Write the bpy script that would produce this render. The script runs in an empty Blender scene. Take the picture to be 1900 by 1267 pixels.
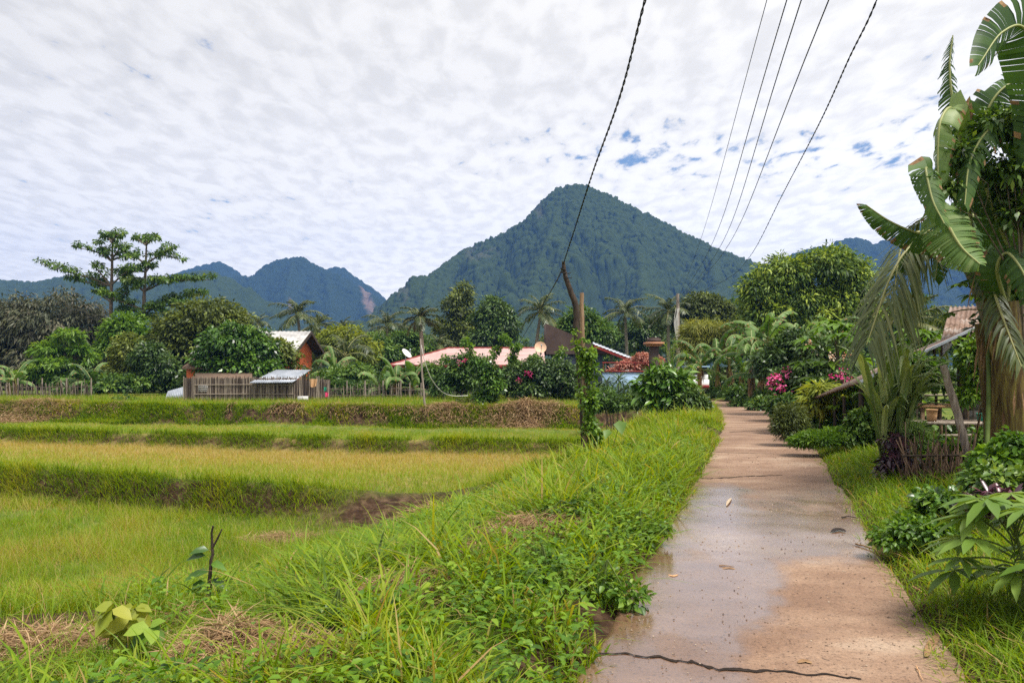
import bpy, math, numpy as np
R = np.random.default_rng(11)
SC = bpy.context.scene
COL = SC.collection
F, H, CX, HY = 1480.0, 1.65, 950.0, 680.0   # focal length in photo pixels, eye height, principal column, horizon row
PI = math.pi

def P(px, py, Y):
    """world point that the photograph shows at (px, py), Y metres ahead"""
    return np.array([(px - CX) * Y / F, Y, H - (py - HY) * Y / F])

def G(px, py, z=0.0):
    """point of a level surface of height z seen at (px, py)"""
    Y = F * (H - z) / (py - HY)
    return np.array([(px - CX) * Y / F, Y, z])

def nrm(a):
    a = np.asarray(a, float)
    return a / np.maximum(np.linalg.norm(a, axis=-1, keepdims=True), 1e-9)

# ------------------------------------------------------------------ noise
def _h(ix, iy, s):
    n = (ix.astype(np.int64) * 374761393 + iy.astype(np.int64) * 668265263 + s * 974634777) & 0x7fffffff
    n = ((n ^ (n >> 13)) * 1274126177) & 0x7fffffff
    n = ((n ^ (n >> 16)) * 60493) & 0x7fffffff
    return (n & 0xffff) / 65535.0

def vn(x, y, s=0):
    x = np.asarray(x, float); y = np.asarray(y, float)
    ix, iy = np.floor(x), np.floor(y)
    fx, fy = x - ix, y - iy
    fx = fx * fx * (3 - 2 * fx); fy = fy * fy * (3 - 2 * fy)
    a, b = _h(ix, iy, s), _h(ix + 1, iy, s)
    c, d = _h(ix, iy + 1, s), _h(ix + 1, iy + 1, s)
    return (a * (1 - fx) + b * fx) * (1 - fy) + (c * (1 - fx) + d * fx) * fy

def fbm(x, y, s=0, o=4):
    t, amp, tot = 0, 1.0, 0
    for k in range(o):
        t = t + amp * vn(np.asarray(x) * 2 ** k + 17.3 * k, np.asarray(y) * 2 ** k - 9.1 * k, s + k)
        tot += amp; amp *= .5
    return t / tot

def worley(x, y, s=0):
    ix, iy = np.floor(x), np.floor(y)
    best = np.full(x.shape, 9.0); cell = np.zeros(x.shape)
    for dx in (-1, 0, 1):
        for dy in (-1, 0, 1):
            jx, jy = ix + dx, iy + dy
            d = np.hypot(jx + .1 + .8 * _h(jx, jy, s) - x, jy + .1 + .8 * _h(jx, jy, s + 5) - y)
            m = d < best
            best = np.where(m, d, best); cell = np.where(m, _h(jx, jy, s + 9), cell)
    return best, cell

def sst(a, b, x):
    t = np.clip((np.asarray(x, float) - a) / (b - a), 0, 1)
    return t * t * (3 - 2 * t)

# ------------------------------------------------------------------ mesh building
class MB:
    def __init__(s):
        s.V = []; s.Fc = []; s.A = []; s.M = []; s.n = 0
    def add(s, v, f, var=.5, mat=0):
        v = np.asarray(v, float).reshape(-1, 3); f = np.asarray(f, np.int64)
        if len(f) == 0: return
        s.V.append(v); s.Fc.append(f + s.n); s.n += len(v)
        s.A.append(np.broadcast_to(np.asarray(var, float), (len(f),)).copy())
        s.M.append(np.broadcast_to(np.asarray(mat, np.int32), (len(f),)).copy())
    def build(s, name, mats, parent=None, smooth=False, origin=None, loc=None):
        me = bpy.data.meshes.new(name)
        V = np.concatenate(s.V)
        o = np.zeros(3)
        if origin is not None: o = np.asarray(origin, float)
        elif parent is not None and parent.get('_w'): o = np.array(parent.location)
        elif parent is not None and parent.parent is not None and parent.parent.get('_w'): o = np.array(parent.parent.location)
        V = V - o
        lo = np.concatenate([f.ravel() for f in s.Fc]); tot = np.concatenate([np.full(len(f), f.shape[1]) for f in s.Fc])
        st = np.concatenate([[0], np.cumsum(tot)[:-1]])
        me.vertices.add(len(V)); me.vertices.foreach_set('co', V.astype(np.float32).ravel())
        me.loops.add(len(lo)); me.loops.foreach_set('vertex_index', lo.astype(np.int32))
        me.polygons.add(len(tot)); me.polygons.foreach_set('loop_start', st.astype(np.int32))
        me.polygons.foreach_set('material_index', np.concatenate(s.M))
        if smooth: me.polygons.foreach_set('use_smooth', np.ones(len(tot), bool))
        me.update(calc_edges=True)
        a = me.attributes.new('v', 'FLOAT', 'FACE'); a.data.foreach_set('value', np.concatenate(s.A).astype(np.float32))
        for m in (mats if isinstance(mats, (list, tuple)) else [mats]): me.materials.append(m)
        ob = bpy.data.objects.new(name, me); COL.objects.link(ob)
        if parent is not None: ob.parent = parent
        elif origin is not None: ob.location = o
        if loc is not None: ob.location = loc
        return ob

def grid_obj(name, X, Y, Z, mat, attrs={}, smooth=True, parent=None):
    ny, nx = X.shape
    V = np.stack([X, Y, Z], -1).reshape(-1, 3)
    i = np.arange(ny * nx).reshape(ny, nx)
    f = np.stack([i[:-1, :-1], i[:-1, 1:], i[1:, 1:], i[1:, :-1]], -1).reshape(-1, 4)
    mb = MB(); mb.add(V, f); ob = mb.build(name, mat, parent, smooth=smooth)
    for k, a in attrs.items():
        at = ob.data.attributes.new(k, 'FLOAT', 'POINT'); at.data.foreach_set('value', np.asarray(a, np.float32).ravel())
    return ob

def tag(o, label=None, cat=None, group=None, kind=None):
    if label: o['label'] = label
    if cat: o['category'] = cat
    if group: o['group'] = group
    if kind: o['kind'] = kind
    return o

def thing(name, label, cat, loc, group=None, rz=0, local=False):
    o = bpy.data.objects.new(name, None); COL.objects.link(o)
    o.location = [float(c) for c in loc]; o.rotation_euler = (0, 0, rz); o.empty_display_size = .2
    if not local: o['_w'] = 1
    return tag(o, label, cat, group)

def copy_tree(o, loc, rz=0, sc=1, label=None):
    c = o.copy(); COL.objects.link(c); c.location = [float(q) for q in loc]; c.rotation_euler = (0, 0, rz)
    c.scale = (sc, sc, sc) if np.isscalar(sc) else sc
    if label: c['label'] = label
    for ch in list(o.children):
        d = ch.copy(); COL.objects.link(d); d.parent = c
        for g in list(ch.children):
            e = g.copy(); COL.objects.link(e); e.parent = d
    return c

def spline(pts, n):
    pts = np.asarray(pts, float)
    p = np.vstack([2 * pts[0] - pts[1], pts, 2 * pts[-1] - pts[-2]])
    t = np.linspace(0, len(pts) - 1, n); k = np.minimum(t.astype(int), len(pts) - 2); u = (t - k)[:, None]
    a, b, c, d = p[k], p[k + 1], p[k + 2], p[k + 3]
    return .5 * (2 * b + (c - a) * u + (2 * a - 5 * b + 4 * c - d) * u ** 2 + (3 * b - a - 3 * c + d) * u ** 3)

def tube(mb, pts, rad, sides=6, var=.5, mat=0, caps=True):
    pts = np.asarray(pts, float); n = len(pts)
    rad = np.broadcast_to(np.asarray(rad, float), (n,)) if np.ndim(rad) == 0 or len(np.atleast_1d(rad)) == n else np.interp(np.linspace(0, 1, n), np.linspace(0, 1, len(rad)), rad)
    T = nrm(np.gradient(pts, axis=0)); ref = np.array([0.13, .97, .2]) if abs(T[0][1]) < .8 else np.array([1., 0, .1])
    U = nrm(np.cross(T, ref)); W = np.cross(T, U)
    a = np.linspace(0, 2 * PI, sides, endpoint=False)
    v = pts[:, None] + rad[:, None, None] * (np.cos(a)[None, :, None] * U[:, None] + np.sin(a)[None, :, None] * W[:, None])
    i = np.arange(n * sides).reshape(n, sides); j = np.roll(i, -1, 1)
    f = np.stack([i[:-1], j[:-1], j[1:], i[1:]], -1).reshape(-1, 4)
    mb.add(v, f, var, mat)
    if caps:
        for r, fl in ((v[0], True), (v[-1], False)):
            c = r.mean(0); k = np.arange(sides); q = np.stack([k, (k + 1) % sides, np.full(sides, sides)], 1)
            mb.add(np.vstack([r, c]), q[:, ::-1] if fl else q, var, mat)

def box(mb, c, s, rz=0, var=.5, mat=0, tilt=None):
    c = np.asarray(c, float); s = np.asarray(s, float) / 2
    v = np.array([[x, y, z] for x in (-1, 1) for y in (-1, 1) for z in (-1, 1)]) * s
    if tilt is not None:  # rotation about local y
        ct, st_ = math.cos(tilt), math.sin(tilt); v = np.stack([v[:, 0] * ct + v[:, 2] * st_, v[:, 1], -v[:, 0] * st_ + v[:, 2] * ct], 1)
    cr, sr = math.cos(rz), math.sin(rz)
    v = np.stack([v[:, 0] * cr - v[:, 1] * sr, v[:, 0] * sr + v[:, 1] * cr, v[:, 2]], 1) + c
    mb.add(v, [[0, 1, 3, 2], [4, 6, 7, 5], [0, 4, 5, 1], [2, 3, 7, 6], [0, 2, 6, 4], [1, 5, 7, 3]], var, mat)

def sheet(mb, quad, th, var=.5, mat=0, n=1, corr=0.0, pitch=.2):
    """a slab over a (possibly tilted) quad a,b,c,d (a->b along corrugation profile); corr = corrugation height"""
    a, b, c, d = [np.asarray(q, float) for q in quad]
    L = np.linalg.norm(b - a); nu = max(1, int(L / pitch * 4)) if corr else 1
    u = np.linspace(0, 1, nu + 1)[:, None]
    N = nrm(np.cross(b - a, d - a)); N = N if N[2] >= 0 else -N
    off = N * (corr * np.sin(u * L / pitch * 2 * PI)) if corr else 0 * u * N
    lo, hi = a + (b - a) * u + off, d + (c - d) * u + off
    V = np.concatenate([lo, hi, lo - N * th, hi - N * th]); m = nu + 1; k = np.arange(nu)
    f = [np.stack([k, k + 1, k + 1 + m, k + m], 1), np.stack([k + 2 * m, k + 3 * m, k + 1 + 3 * m, k + 1 + 2 * m], 1),
         np.stack([k, k + 2 * m, k + 1 + 2 * m, k + 1], 1), np.stack([k + m, k + 1 + m, k + 1 + 3 * m, k + 3 * m], 1)]
    f.append(np.array([[0, m, 3 * m, 2 * m], [nu, nu + 2 * m, nu + 3 * m, nu + m]]))
    mb.add(V, np.concatenate(f), var, mat)

# ------------------------------------------------------------------ foliage
Z3 = np.array([0, 0, 1.0])
def lances(mb, B, D, N, L, W, droop=.15, v=.5, mid=.45, fold=.15, mat=0):
    n = len(B); D = nrm(D); S = nrm(np.cross(D, N)); N2 = np.cross(S, D)
    L = np.broadcast_to(L, (n,))[:, None]; W = np.broadcast_to(W, (n,))[:, None]; dr = np.broadcast_to(droop, (n,))[:, None]
    tip = B + D * L - Z3 * dr * L; mc = B + D * L * mid - Z3 * dr * L * mid ** 2 + N2 * fold * W
    V = np.stack([B, mc - S * W / 2, tip, mc + S * W / 2], 1).reshape(-1, 3)
    mb.add(V, np.arange(4 * n).reshape(n, 4), v, mat)

def leaf6(mb, B, D, N, L, W, droop=.2, v=.5, t1=.28, t2=.65, w2=.8, fold=.18, mat=0):
    n = len(B); D = nrm(D); S = nrm(np.cross(D, N)); N2 = np.cross(S, D)
    L = np.broadcast_to(L, (n,))[:, None]; W = np.broadcast_to(W, (n,))[:, None]; dr = np.broadcast_to(droop, (n,))[:, None]
    c = lambda t: B + D * L * t - Z3 * dr * L * t * t
    m1, m2, tip = c(t1), c(t2), c(1.0); up = N2 * fold * W
    V = np.stack([B, m1, m2, tip, m1 + S * W / 2 + up, m2 + S * W * w2 / 2 + up, m1 - S * W / 2 + up, m2 - S * W * w2 / 2 + up], 1).reshape(-1, 3)
    k = (np.arange(n) * 8)[:, None]
    vv = np.broadcast_to(v, (n,))
    mb.add(V, np.concatenate([k + [0, 1, 4], k + [2, 3, 5], k + [0, 6, 1], k + [2, 7, 3]]), np.tile(vv, 4), mat)
    n0 = mb.n - len(V)
    mb.Fc.append(n0 + np.concatenate([k + [1, 2, 5, 4], k + [1, 6, 7, 2]])); mb.A.append(np.tile(vv, 2).copy()); mb.M.append(np.full(2 * n, mat, np.int32))

def rdir(n):
    return nrm(R.normal(size=(n, 3)))

def crown(mb, lobes, n, L, W, cr=.5, droop=.3, v0=.45, vs=.25, kind=1, per=30, flat=.65, low=-.45, inner=.18, hang=.0):
    """leaf clumps over a set of ellipsoids (centre, radii); every leaf its own face"""
    area = np.array([(r[0] * r[1] + r[0] * r[2] + r[1] * r[2]) for c, r in lobes]); area = area / area.sum()
    for (c, r), a in zip(lobes, area):
        c = np.asarray(c, float); r = np.asarray(r, float)
        k = max(3, int(n * a / per)); d = rdir(k * 3); d = d[d[:, 2] > low][:k]; k = len(d)
        rad = R.uniform(.72, 1.03, k); ins = R.random(k) < inner; rad[ins] = R.uniform(.3, .7, ins.sum())
        cc = c + d * r * rad[:, None]; cR = cr * R.uniform(.6, 1.25, k); cv = R.normal(0, vs * .7, k)
        m = np.repeat(np.arange(k), per)
        o = rdir(len(m)); rr = R.random(len(m)) ** .5
        pos = cc[m] + o * (cR[m] * rr)[:, None] * [1, 1, flat]
        D = nrm(o * .7 + d[m] * .5 + R.normal(0, .4, (len(m), 3)) - Z3 * droop)
        N = nrm(d[m] * .6 + o * .5 + Z3 * .7 + R.normal(0, .35, (len(m), 3)))
        vv = np.clip(v0 + cv[m] + R.normal(0, vs * .5, len(m)), 0, 1)
        s = R.uniform(.65, 1.25, len(m))
        (lances if kind == 1 else leaf6)(mb, pos, D, N, L * s, W * s, R.uniform(.05, .4, len(m)) + hang, vv)

def limbs(mb, base, lobes, r0, fork=.45, sides=7, twigs=5):
    base = np.asarray(base, float); top = np.mean([c for c, r in lobes], 0); f = base + (top - base) * fork; f[2] = base[2] + max(.3, (min(c[2] - .55 * r[2] for c, r in lobes) - base[2]))
    tube(mb, spline([base, (base + f) / 2 + R.normal(0, r0 * .5, 3) * [1, 1, 0], f], 8), np.linspace(r0 * 1.25, r0 * .7, 8), sides, R.uniform(.3, .7))
    for c, r in lobes:
        c = np.asarray(c, float); mid = (f + c) / 2 + R.normal(0, .12, 3) * np.asarray(r)
        tube(mb, spline([f, mid, c], 7), np.linspace(r0 * .6, r0 * .16, 7), 5, R.uniform(.3, .7))
        for _ in range(twigs):
            e = c + rdir(1)[0] * np.asarray(r) * .85
            s = mid + (c - mid) * R.random()
            tube(mb, spline([s, (s + e) / 2 + R.normal(0, .08, 3), e], 5), np.linspace(r0 * .22, r0 * .05, 5), 4, R.uniform(.3, .7), caps=False)

def blade(mb, pts, W, nh, nseg=30, tear=.35, fold=.25, foldv=.3, v=.5, gap=.25, rib=.02, slant=.06, prof=None, mats=(0, 1), curl=.15):
    """a banana leaf: midrib + torn strips.  nh: direction the upper face looks"""
    pts = spline(pts, nseg + 1); T = nrm(np.gradient(pts, axis=0)); nh = nrm(nh)
    S = nrm(np.cross(T, nh)); N = np.cross(S, T); t = np.linspace(0, 1, nseg + 1)
    w = W / 2 * (np.sin(PI * np.clip(t * .93 + .05, 0, 1) ** .75)) ** .55 if prof is None else W / 2 * np.interp(t, np.linspace(0, 1, len(prof)), prof)
    tube(mb, pts, np.linspace(rib, rib * .25, nseg + 1), 5, .5, mats[1])
    Ls = np.linalg.norm(pts[-1] - pts[0])
    for sd in (-1, 1):
        fo = fold + R.normal(0, foldv * .3); k = 0; run = 0; vo = 0
        for i in range(nseg):
            torn = R.random() < tear
            if torn or run == 0: fo = fold + abs(R.normal(0, foldv)); run = 1; vo = R.normal(0, .08)
            e0 = 0.0 ; e1 = gap * R.random() if R.random() < tear else 0.0
            a0, a1 = pts[i], pts[i + 1]
            rows = []
            for q, fr in ((0, 0), (.4, .35), (.75, .75), (1, 1)):
                ang = fo * (.4 + .6 * q) + curl * q * q
                o0 = sd * S[i] * w[i] * q * math.cos(ang) - N[i] * w[i] * q * math.sin(ang) + T[i] * slant * Ls * q
                o1 = sd * S[i + 1] * w[i + 1] * q * math.cos(ang) - N[i + 1] * w[i + 1] * q * math.sin(ang) + T[i + 1] * slant * Ls * q
                p0, p1 = a0 + o0, a1 + o1
                rows.append(p0); rows.append(p1 + (p0 - p1) * e1 * q)
            mb.add(rows, [[0, 1, 3, 2], [2, 3, 5, 4], [4, 5, 7, 6]] if sd > 0 else [[0, 2, 3, 1], [2, 4, 5, 3], [4, 6, 7, 5]], np.clip(v + vo + R.normal(0, .05), 0, 1), [mats[0], mats[0], 2 if (nseg > 18 and R.random() < .16) else mats[0]])

def frond(mb, pts, LL, n=40, wl=.035, droop=.5, v=.5, rib=.02, mats=(0, 1), ang=.9, seg2=True, miss=.05, up=None):
    """a feather palm leaf: rachis + drooping leaflets on both sides"""
    q = spline(pts, 24); T0 = nrm(np.gradient(q, axis=0)); tube(mb, q, np.linspace(rib, rib * .2, 24), 5, .5, mats[1])
    t = np.linspace(.14, .99, n); x = t * 23; k = np.minimum(x.astype(int), 22); u = (x - k)[:, None]
    B = q[k] * (1 - u) + q[k + 1] * u; T = nrm(T0[k] * (1 - u) + T0[k + 1] * u)
    uph = np.array([0, 0, 1.]) if up is None else np.asarray(up, float)
    S = nrm(np.cross(T, uph)); N = np.cross(S, T)
    ln = LL * np.sin(PI * (t * .82 + .12)) ** .6
    for sd in (-1, 1):
        keep = R.random(n) > miss
        D = nrm(sd * S * math.sin(ang) + T * math.cos(ang) + N * R.uniform(-.15, .3, (n, 1)) + R.normal(0, .08, (n, 3)))[keep]
        b = B[keep]; l = (ln * R.uniform(.85, 1.1, n))[keep]; vv = np.clip(v + R.normal(0, .13, n), 0, 1)[keep]
        dr = droop * R.uniform(.6, 1.4, keep.sum())
        if seg2: leaf6(mb, b, D, N[keep], l, wl, dr, vv, .3, .7, .7, .1, mats[0])
        else: lances(mb, b, D, N[keep], l, wl, dr, vv, .4, .1, mats[0])

def grass(mb, B, h, w, lean, v, seg=3, mat=0, az=None):
    n = len(B)
    if n == 0: return
    az = R.uniform(0, 2 * PI, n) if az is None else az
    d = np.stack([np.cos(az), np.sin(az), 0 * az], 1)
    tw = R.normal(0, .6, n); s = np.stack([-np.sin(az + tw), np.cos(az + tw), 0 * az], 1)
    h = np.broadcast_to(h, (n,))[:, None]; w = np.broadcast_to(w, (n,))[:, None]; ln = np.broadcast_to(lean, (n,))[:, None]
    def c(t): return B + Z3 * h * (t - .42 * ln * t ** 2.2) + d * h * ln * (.35 * t + .6 * t * t)
    if seg == 1:
        V = np.stack([B - s * w / 2, B + s * w / 2, c(1.0)], 1).reshape(-1, 3)
        mb.add(V, np.arange(3 * n).reshape(n, 3), v, mat); return
    ts = (0, .45, .78) if seg == 3 else (0, .55)
    ws = (.8, 1, .6) if seg == 3 else (1, .8)
    rows = []
    for t, ww in zip(ts, ws): rows += [c(t) - s * w * ww / 2, c(t) + s * w * ww / 2]
    rows.append(c(1.0)); m = len(rows)
    V = np.stack(rows, 1).reshape(-1, 3); k = (np.arange(n) * m)[:, None]; n0 = mb.n
    mb.add(V, np.concatenate([k + [2 * i, 2 * i + 1, 2 * i + 3, 2 * i + 2] for i in range(len(ts) - 1)]), np.tile(np.broadcast_to(v, (n,)), len(ts) - 1), mat)
    mb.Fc.append(n0 + k + [m - 3, m - 2, m - 1]); mb.A.append(np.broadcast_to(v, (n,)).copy()); mb.M.append(np.full(n, mat, np.int32))

# ------------------------------------------------------------------ materials
def _mat(name):
    m = bpy.data.materials.new(name); m.use_nodes = True
    nt = m.node_tree; b = nt.nodes['Principled BSDF']; return m, nt, b

def ramp(nt, fac, stops):
    r = nt.nodes.new('ShaderNodeValToRGB'); e = r.color_ramp.elements
    while len(e) < len(stops): e.new(.5)
    for k, (p, c) in zip(e, stops): k.position = p; k.color = (*c, 1)
    nt.links.new(fac, r.inputs[0]); return r.outputs[0]

def leaf_mat(name, cols, trans=.35, rough=.5, spec=.35, tcol=(1.25, 1.15, .45), gain=1.0):
    m, nt, b = _mat(name)
    a = nt.nodes.new('ShaderNodeAttribute'); a.attribute_name = 'v'
    n = len(cols); c = ramp(nt, a.outputs['Fac'], [(i / (n - 1), tuple(q * gain for q in k)) for i, k in enumerate(cols)])
    nt.links.new(c, b.inputs['Base Color']); b.inputs['Roughness'].default_value = rough; b.inputs['Specular IOR Level'].default_value = spec
    t = nt.nodes.new('ShaderNodeBsdfTranslucent'); mx = nt.nodes.new('ShaderNodeMixShader'); mx.inputs[0].default_value = trans
    mu = nt.nodes.new('ShaderNodeMix'); mu.data_type = 'RGBA'; mu.blend_type = 'MULTIPLY'; mu.inputs[0].default_value = 1
    nt.links.new(c, mu.inputs[6]); mu.inputs[7].default_value = (*tcol, 1)
    nt.links.new(mu.outputs[2], t.inputs[0]); nt.links.new(b.outputs[0], mx.inputs[1]); nt.links.new(t.outputs[0], mx.inputs[2])
    nt.links.new(mx.outputs[0], nt.nodes['Material Output'].inputs[0]); return m

def noise_mat(name, cols, scale=4, rough=.8, bump=.3, stretch=(1, 1, 1), detail=6, spec=.2, metallic=0, bscale=None, useattr=0.0, bdist=.02, stops=None):
    m, nt, b = _mat(name)
    tc = nt.nodes.new('ShaderNodeTexCoord'); mp = nt.nodes.new('ShaderNodeMapping'); mp.inputs['Scale'].default_value = stretch
    nz = nt.nodes.new('ShaderNodeTexNoise'); nz.inputs['Scale'].default_value = scale; nz.inputs['Detail'].default_value = detail; nz.inputs['Roughness'].default_value = .62
    nt.links.new(tc.outputs['Object'], mp.inputs[0]); nt.links.new(mp.outputs[0], nz.inputs['Vector'])
    fac = nz.outputs['Fac']
    if useattr:
        a = nt.nodes.new('ShaderNodeAttribute'); a.attribute_name = 'v'
        ma = nt.nodes.new('ShaderNodeMath'); ma.operation = 'MULTIPLY_ADD'; nt.links.new(a.outputs['Fac'], ma.inputs[0]); ma.inputs[1].default_value = useattr
        sb = nt.nodes.new('ShaderNodeMath'); sb.operation = 'SUBTRACT'; nt.links.new(fac, sb.inputs[0]); sb.inputs[1].default_value = useattr / 2
        nt.links.new(sb.outputs[0], ma.inputs[2]); fac = ma.outputs[0]
    n = len(cols); st = stops or [.3 + .4 * i / max(1, n - 1) for i in range(n)]
    nt.links.new(ramp(nt, fac, list(zip(st, cols))), b.inputs['Base Color'])
    b.inputs['Roughness'].default_value = rough; b.inputs['Specular IOR Level'].default_value = spec; b.inputs['Metallic'].default_value = metallic
    if bump:
        bn = nt.nodes.new('ShaderNodeBump'); bn.inputs['Strength'].default_value = bump; bn.inputs['Distance'].default_value = bdist
        n2 = nt.nodes.new('ShaderNodeTexNoise'); n2.inputs['Scale'].default_value = bscale or scale * 4; n2.inputs['Detail'].default_value = 5
        nt.links.new(mp.outputs[0], n2.inputs['Vector']); nt.links.new(n2.outputs['Fac'], bn.inputs['Height']); nt.links.new(bn.outputs[0], b.inputs['Normal'])
    return m
# ================================================================== camera, sky, sun, air
cam = bpy.data.cameras.new('camera'); cam.sensor_width = 36; cam.lens = 36 * F / 1900
cam.shift_y = (HY - 633.5) / 1900; cam.clip_start = .05; cam.clip_end = 20000
co = bpy.data.objects.new('camera', cam); co.location = (0, 0, H); co.rotation_euler = (PI / 2, 0, 0); COL.objects.link(co); SC.camera = co

SUN_EL, SUN_AZ = math.radians(64), math.radians(128)     # azimuth clockwise from +Y
wd = bpy.data.worlds.new('World'); SC.world = wd; wd.use_nodes = True
nt = wd.node_tree; L_ = nt.links.new
def nd(t, **kw):
    n = nt.nodes.new(t)
    for k, q in kw.items(): setattr(n, k, q)
    return n
def mth(op, a, b=None, c=None, cl=False):
    n = nd('ShaderNodeMath', operation=op); n.use_clamp = cl
    for i, q in enumerate((a, b, c)):
        if q is None: continue
        if isinstance(q, (int, float)): n.inputs[i].default_value = q
        else: L_(q, n.inputs[i])
    return n.outputs[0]
sky = nd('ShaderNodeTexSky', sky_type='NISHITA'); sky.sun_disc = False; sky.sun_elevation = SUN_EL; sky.sun_rotation = SUN_AZ
sky.air_density = 1.0; sky.dust_density = .3; sky.ozone_density = 3.0
tc = nd('ShaderNodeTexCoord'); sp = nd('ShaderNodeSeparateXYZ'); L_(tc.outputs['Generated'], sp.inputs[0])
zc = mth('ADD', mth('MAXIMUM', sp.outputs['Z'], 0.0), .07)
u, v = mth('DIVIDE', sp.outputs['X'], zc), mth('DIVIDE', sp.outputs['Y'], zc)
cb = nd('ShaderNodeCombineXYZ'); L_(u, cb.inputs[0]); L_(v, cb.inputs[1])
def noise(scale, det, rough, rot=0, st=(1, 1, 1), dist=0, off=(0, 0, 0)):
    mp = nd('ShaderNodeMapping'); mp.inputs['Rotation'].default_value = (0, 0, rot); mp.inputs['Scale'].default_value = st; mp.inputs['Location'].default_value = off
    n = nd('ShaderNodeTexNoise'); n.inputs['Scale'].default_value = scale; n.inputs['Detail'].default_value = det; n.inputs['Roughness'].default_value = rough; n.inputs['Distortion'].default_value = dist
    L_(cb.outputs[0], mp.inputs[0]); L_(mp.outputs[0], n.inputs['Vector']); return n.outputs['Fac']
cells = noise(8.6, 4, .5, .3, (1.35, .72, 1), .3)          # cloudlets of the altocumulus sheet
fine = noise(20, 5, .6, .35, (1.4, .62, 1), .3, (3, 1, 0))
broad = noise(1.1, 3, .5, 0, (1, 1, 1), 0, (5.3, 2.2, 0))
# thickness of the sheet: thins out to the right in a belt 12..24 degrees up
el = mth('DIVIDE', sp.outputs['Z'], mth('MAXIMUM', sp.outputs['Y'], .05))
belt = mth('MULTIPLY', mth('SMOOTHSTEP' if False else 'SUBTRACT', 1.0, mth('MULTIPLY', mth('ABSOLUTE', mth('SUBTRACT', el, .265)), 9.0), None, True), mth('ADD', mth('MULTIPLY', sp.outputs['X'], .75), .62, None, True))
thick = mth('ADD', mth('MULTIPLY', cells, .62), mth('ADD', mth('MULTIPLY', fine, .22), mth('MULTIPLY', broad, .32)))
thick = mth('SUBTRACT', thick, mth('MULTIPLY', belt, .112))
mr = nd('ShaderNodeMapRange', interpolation_type='SMOOTHSTEP'); L_(thick, mr.inputs[0]); mr.inputs[1].default_value = .33; mr.inputs[2].default_value = .45
cover = mr.outputs[0]
lum = nd('ShaderNodeMapRange', interpolation_type='SMOOTHSTEP'); L_(mth('ADD', mth('MULTIPLY', cells, .85), mth('MULTIPLY', fine, .15)), lum.inputs[0]); lum.inputs[1].default_value = .36; lum.inputs[2].default_value = .62
lum.inputs[3].default_value = .705; lum.inputs[4].default_value = .835
side = mth('ADD', mth('MULTIPLY', sp.outputs['X'], .20), .93)
cv = mth('MULTIPLY', mth('MULTIPLY', lum.outputs[0], side), mth('ADD', 10.0, mth('MULTIPLY', mth('SUBTRACT', 1.0, mth('MULTIPLY', sp.outputs['Z'], 3.0), None, True), 4.5)))
cc = nd('ShaderNodeCombineColor'); L_(mth('MULTIPLY', cv, 1.03), cc.inputs[0]); L_(cv, cc.inputs[1]); L_(mth('MULTIPLY', cv, .945), cc.inputs[2])
mixc = nd('ShaderNodeMix', data_type='RGBA'); L_(cover, mixc.inputs[0]); L_(sky.outputs[0], mixc.inputs[6]); L_(cc.outputs[0], mixc.inputs[7])
L_(mixc.outputs[2], nt.nodes['Background'].inputs[0]); nt.nodes['Background'].inputs[1].default_value = .1

sl = bpy.data.lights.new('sun', 'SUN'); sl.energy = 4.5; sl.angle = math.radians(20); sl.color = (1, .955, .88)
so = bpy.data.objects.new('sun', sl); COL.objects.link(so)
from mathutils import Vector
sd = Vector((math.sin(SUN_AZ) * math.cos(SUN_EL), math.cos(SUN_AZ) * math.cos(SUN_EL), math.sin(SUN_EL)))
so.rotation_euler = sd.to_track_quat('Z', 'Y').to_euler(); so.location = (30, 20, 60)
vs_ = SC.view_settings; vs_.view_transform = 'Standard'; vs_.look = 'None'; vs_.exposure = 0.53; vs_.gamma = 1; vs_.use_curve_mapping = False
cy = SC.cycles; cy.max_bounces = 6; cy.diffuse_bounces = 3; cy.glossy_bounces = 2; cy.transmission_bounces = 4; cy.transparent_max_bounces = 8; cy.volume_bounces = 0
cy.sample_clamp_indirect = 6; cy.use_denoising = False; SC.render.filter_size = 1.25; cy.caustics_reflective = False; cy.caustics_refractive = False

hm = bpy.data.materials.new('haze_air'); hm.use_nodes = True; hn = hm.node_tree
hn.nodes.remove(hn.nodes['Principled BSDF']); pv = hn.nodes.new('ShaderNodeVolumePrincipled')
pv.inputs['Color'].default_value = (.12, .30, .82, 1); pv.inputs['Density'].default_value = 2.8e-4; pv.inputs['Anisotropy'].default_value = 0.0
hn.links.new(pv.outputs[0], hn.nodes['Material Output'].inputs['Volume'])
hb = MB(); box(hb, (0, 820, 151.5), (3400, 2260, 307)); haze = hb.build('haze', hm); tag(haze, kind='stuff')
haze['label'] = 'pale blue air between the lane and the mountains'

# ================================================================== ground
_cy = np.array([-60, -10, 4.16, 11, 20, 27, 30, 33, 36, 40, 45, 60, 90]); _cx = np.array([-18, -2.95, 1.36, 3.5, 6.25, 8.05, 8.72, 9.15, 9.15, 8.5, 7.0, 2.0, -8])
_ys = np.linspace(-60, 90, 601); _c = spline(np.stack([_cx, _cy], 1), 1500); _xs = np.interp(_ys, _c[:, 1], _c[:, 0])
RW = .99
def xc(y): return np.interp(y, _ys, _xs)
def lat(x, y):
    """sideways distance from the middle of the path (right positive)"""
    y = np.asarray(y, float); s = (xc(y + .5) - xc(y - .5)); return (np.asarray(x, float) - xc(y)) / np.sqrt(1 + s * s)
def lines(x):
    w = .9 * (fbm(x * .25, 0 * x + 3.3, 5, 5) - .5) * 2
    return 19 - .256 * (x + 12.2) + w, 28.5 - .238 * (x + 18.3) + w * .9, 37.5 - .184 * (x + 24.2) + w * 1.3
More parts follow.
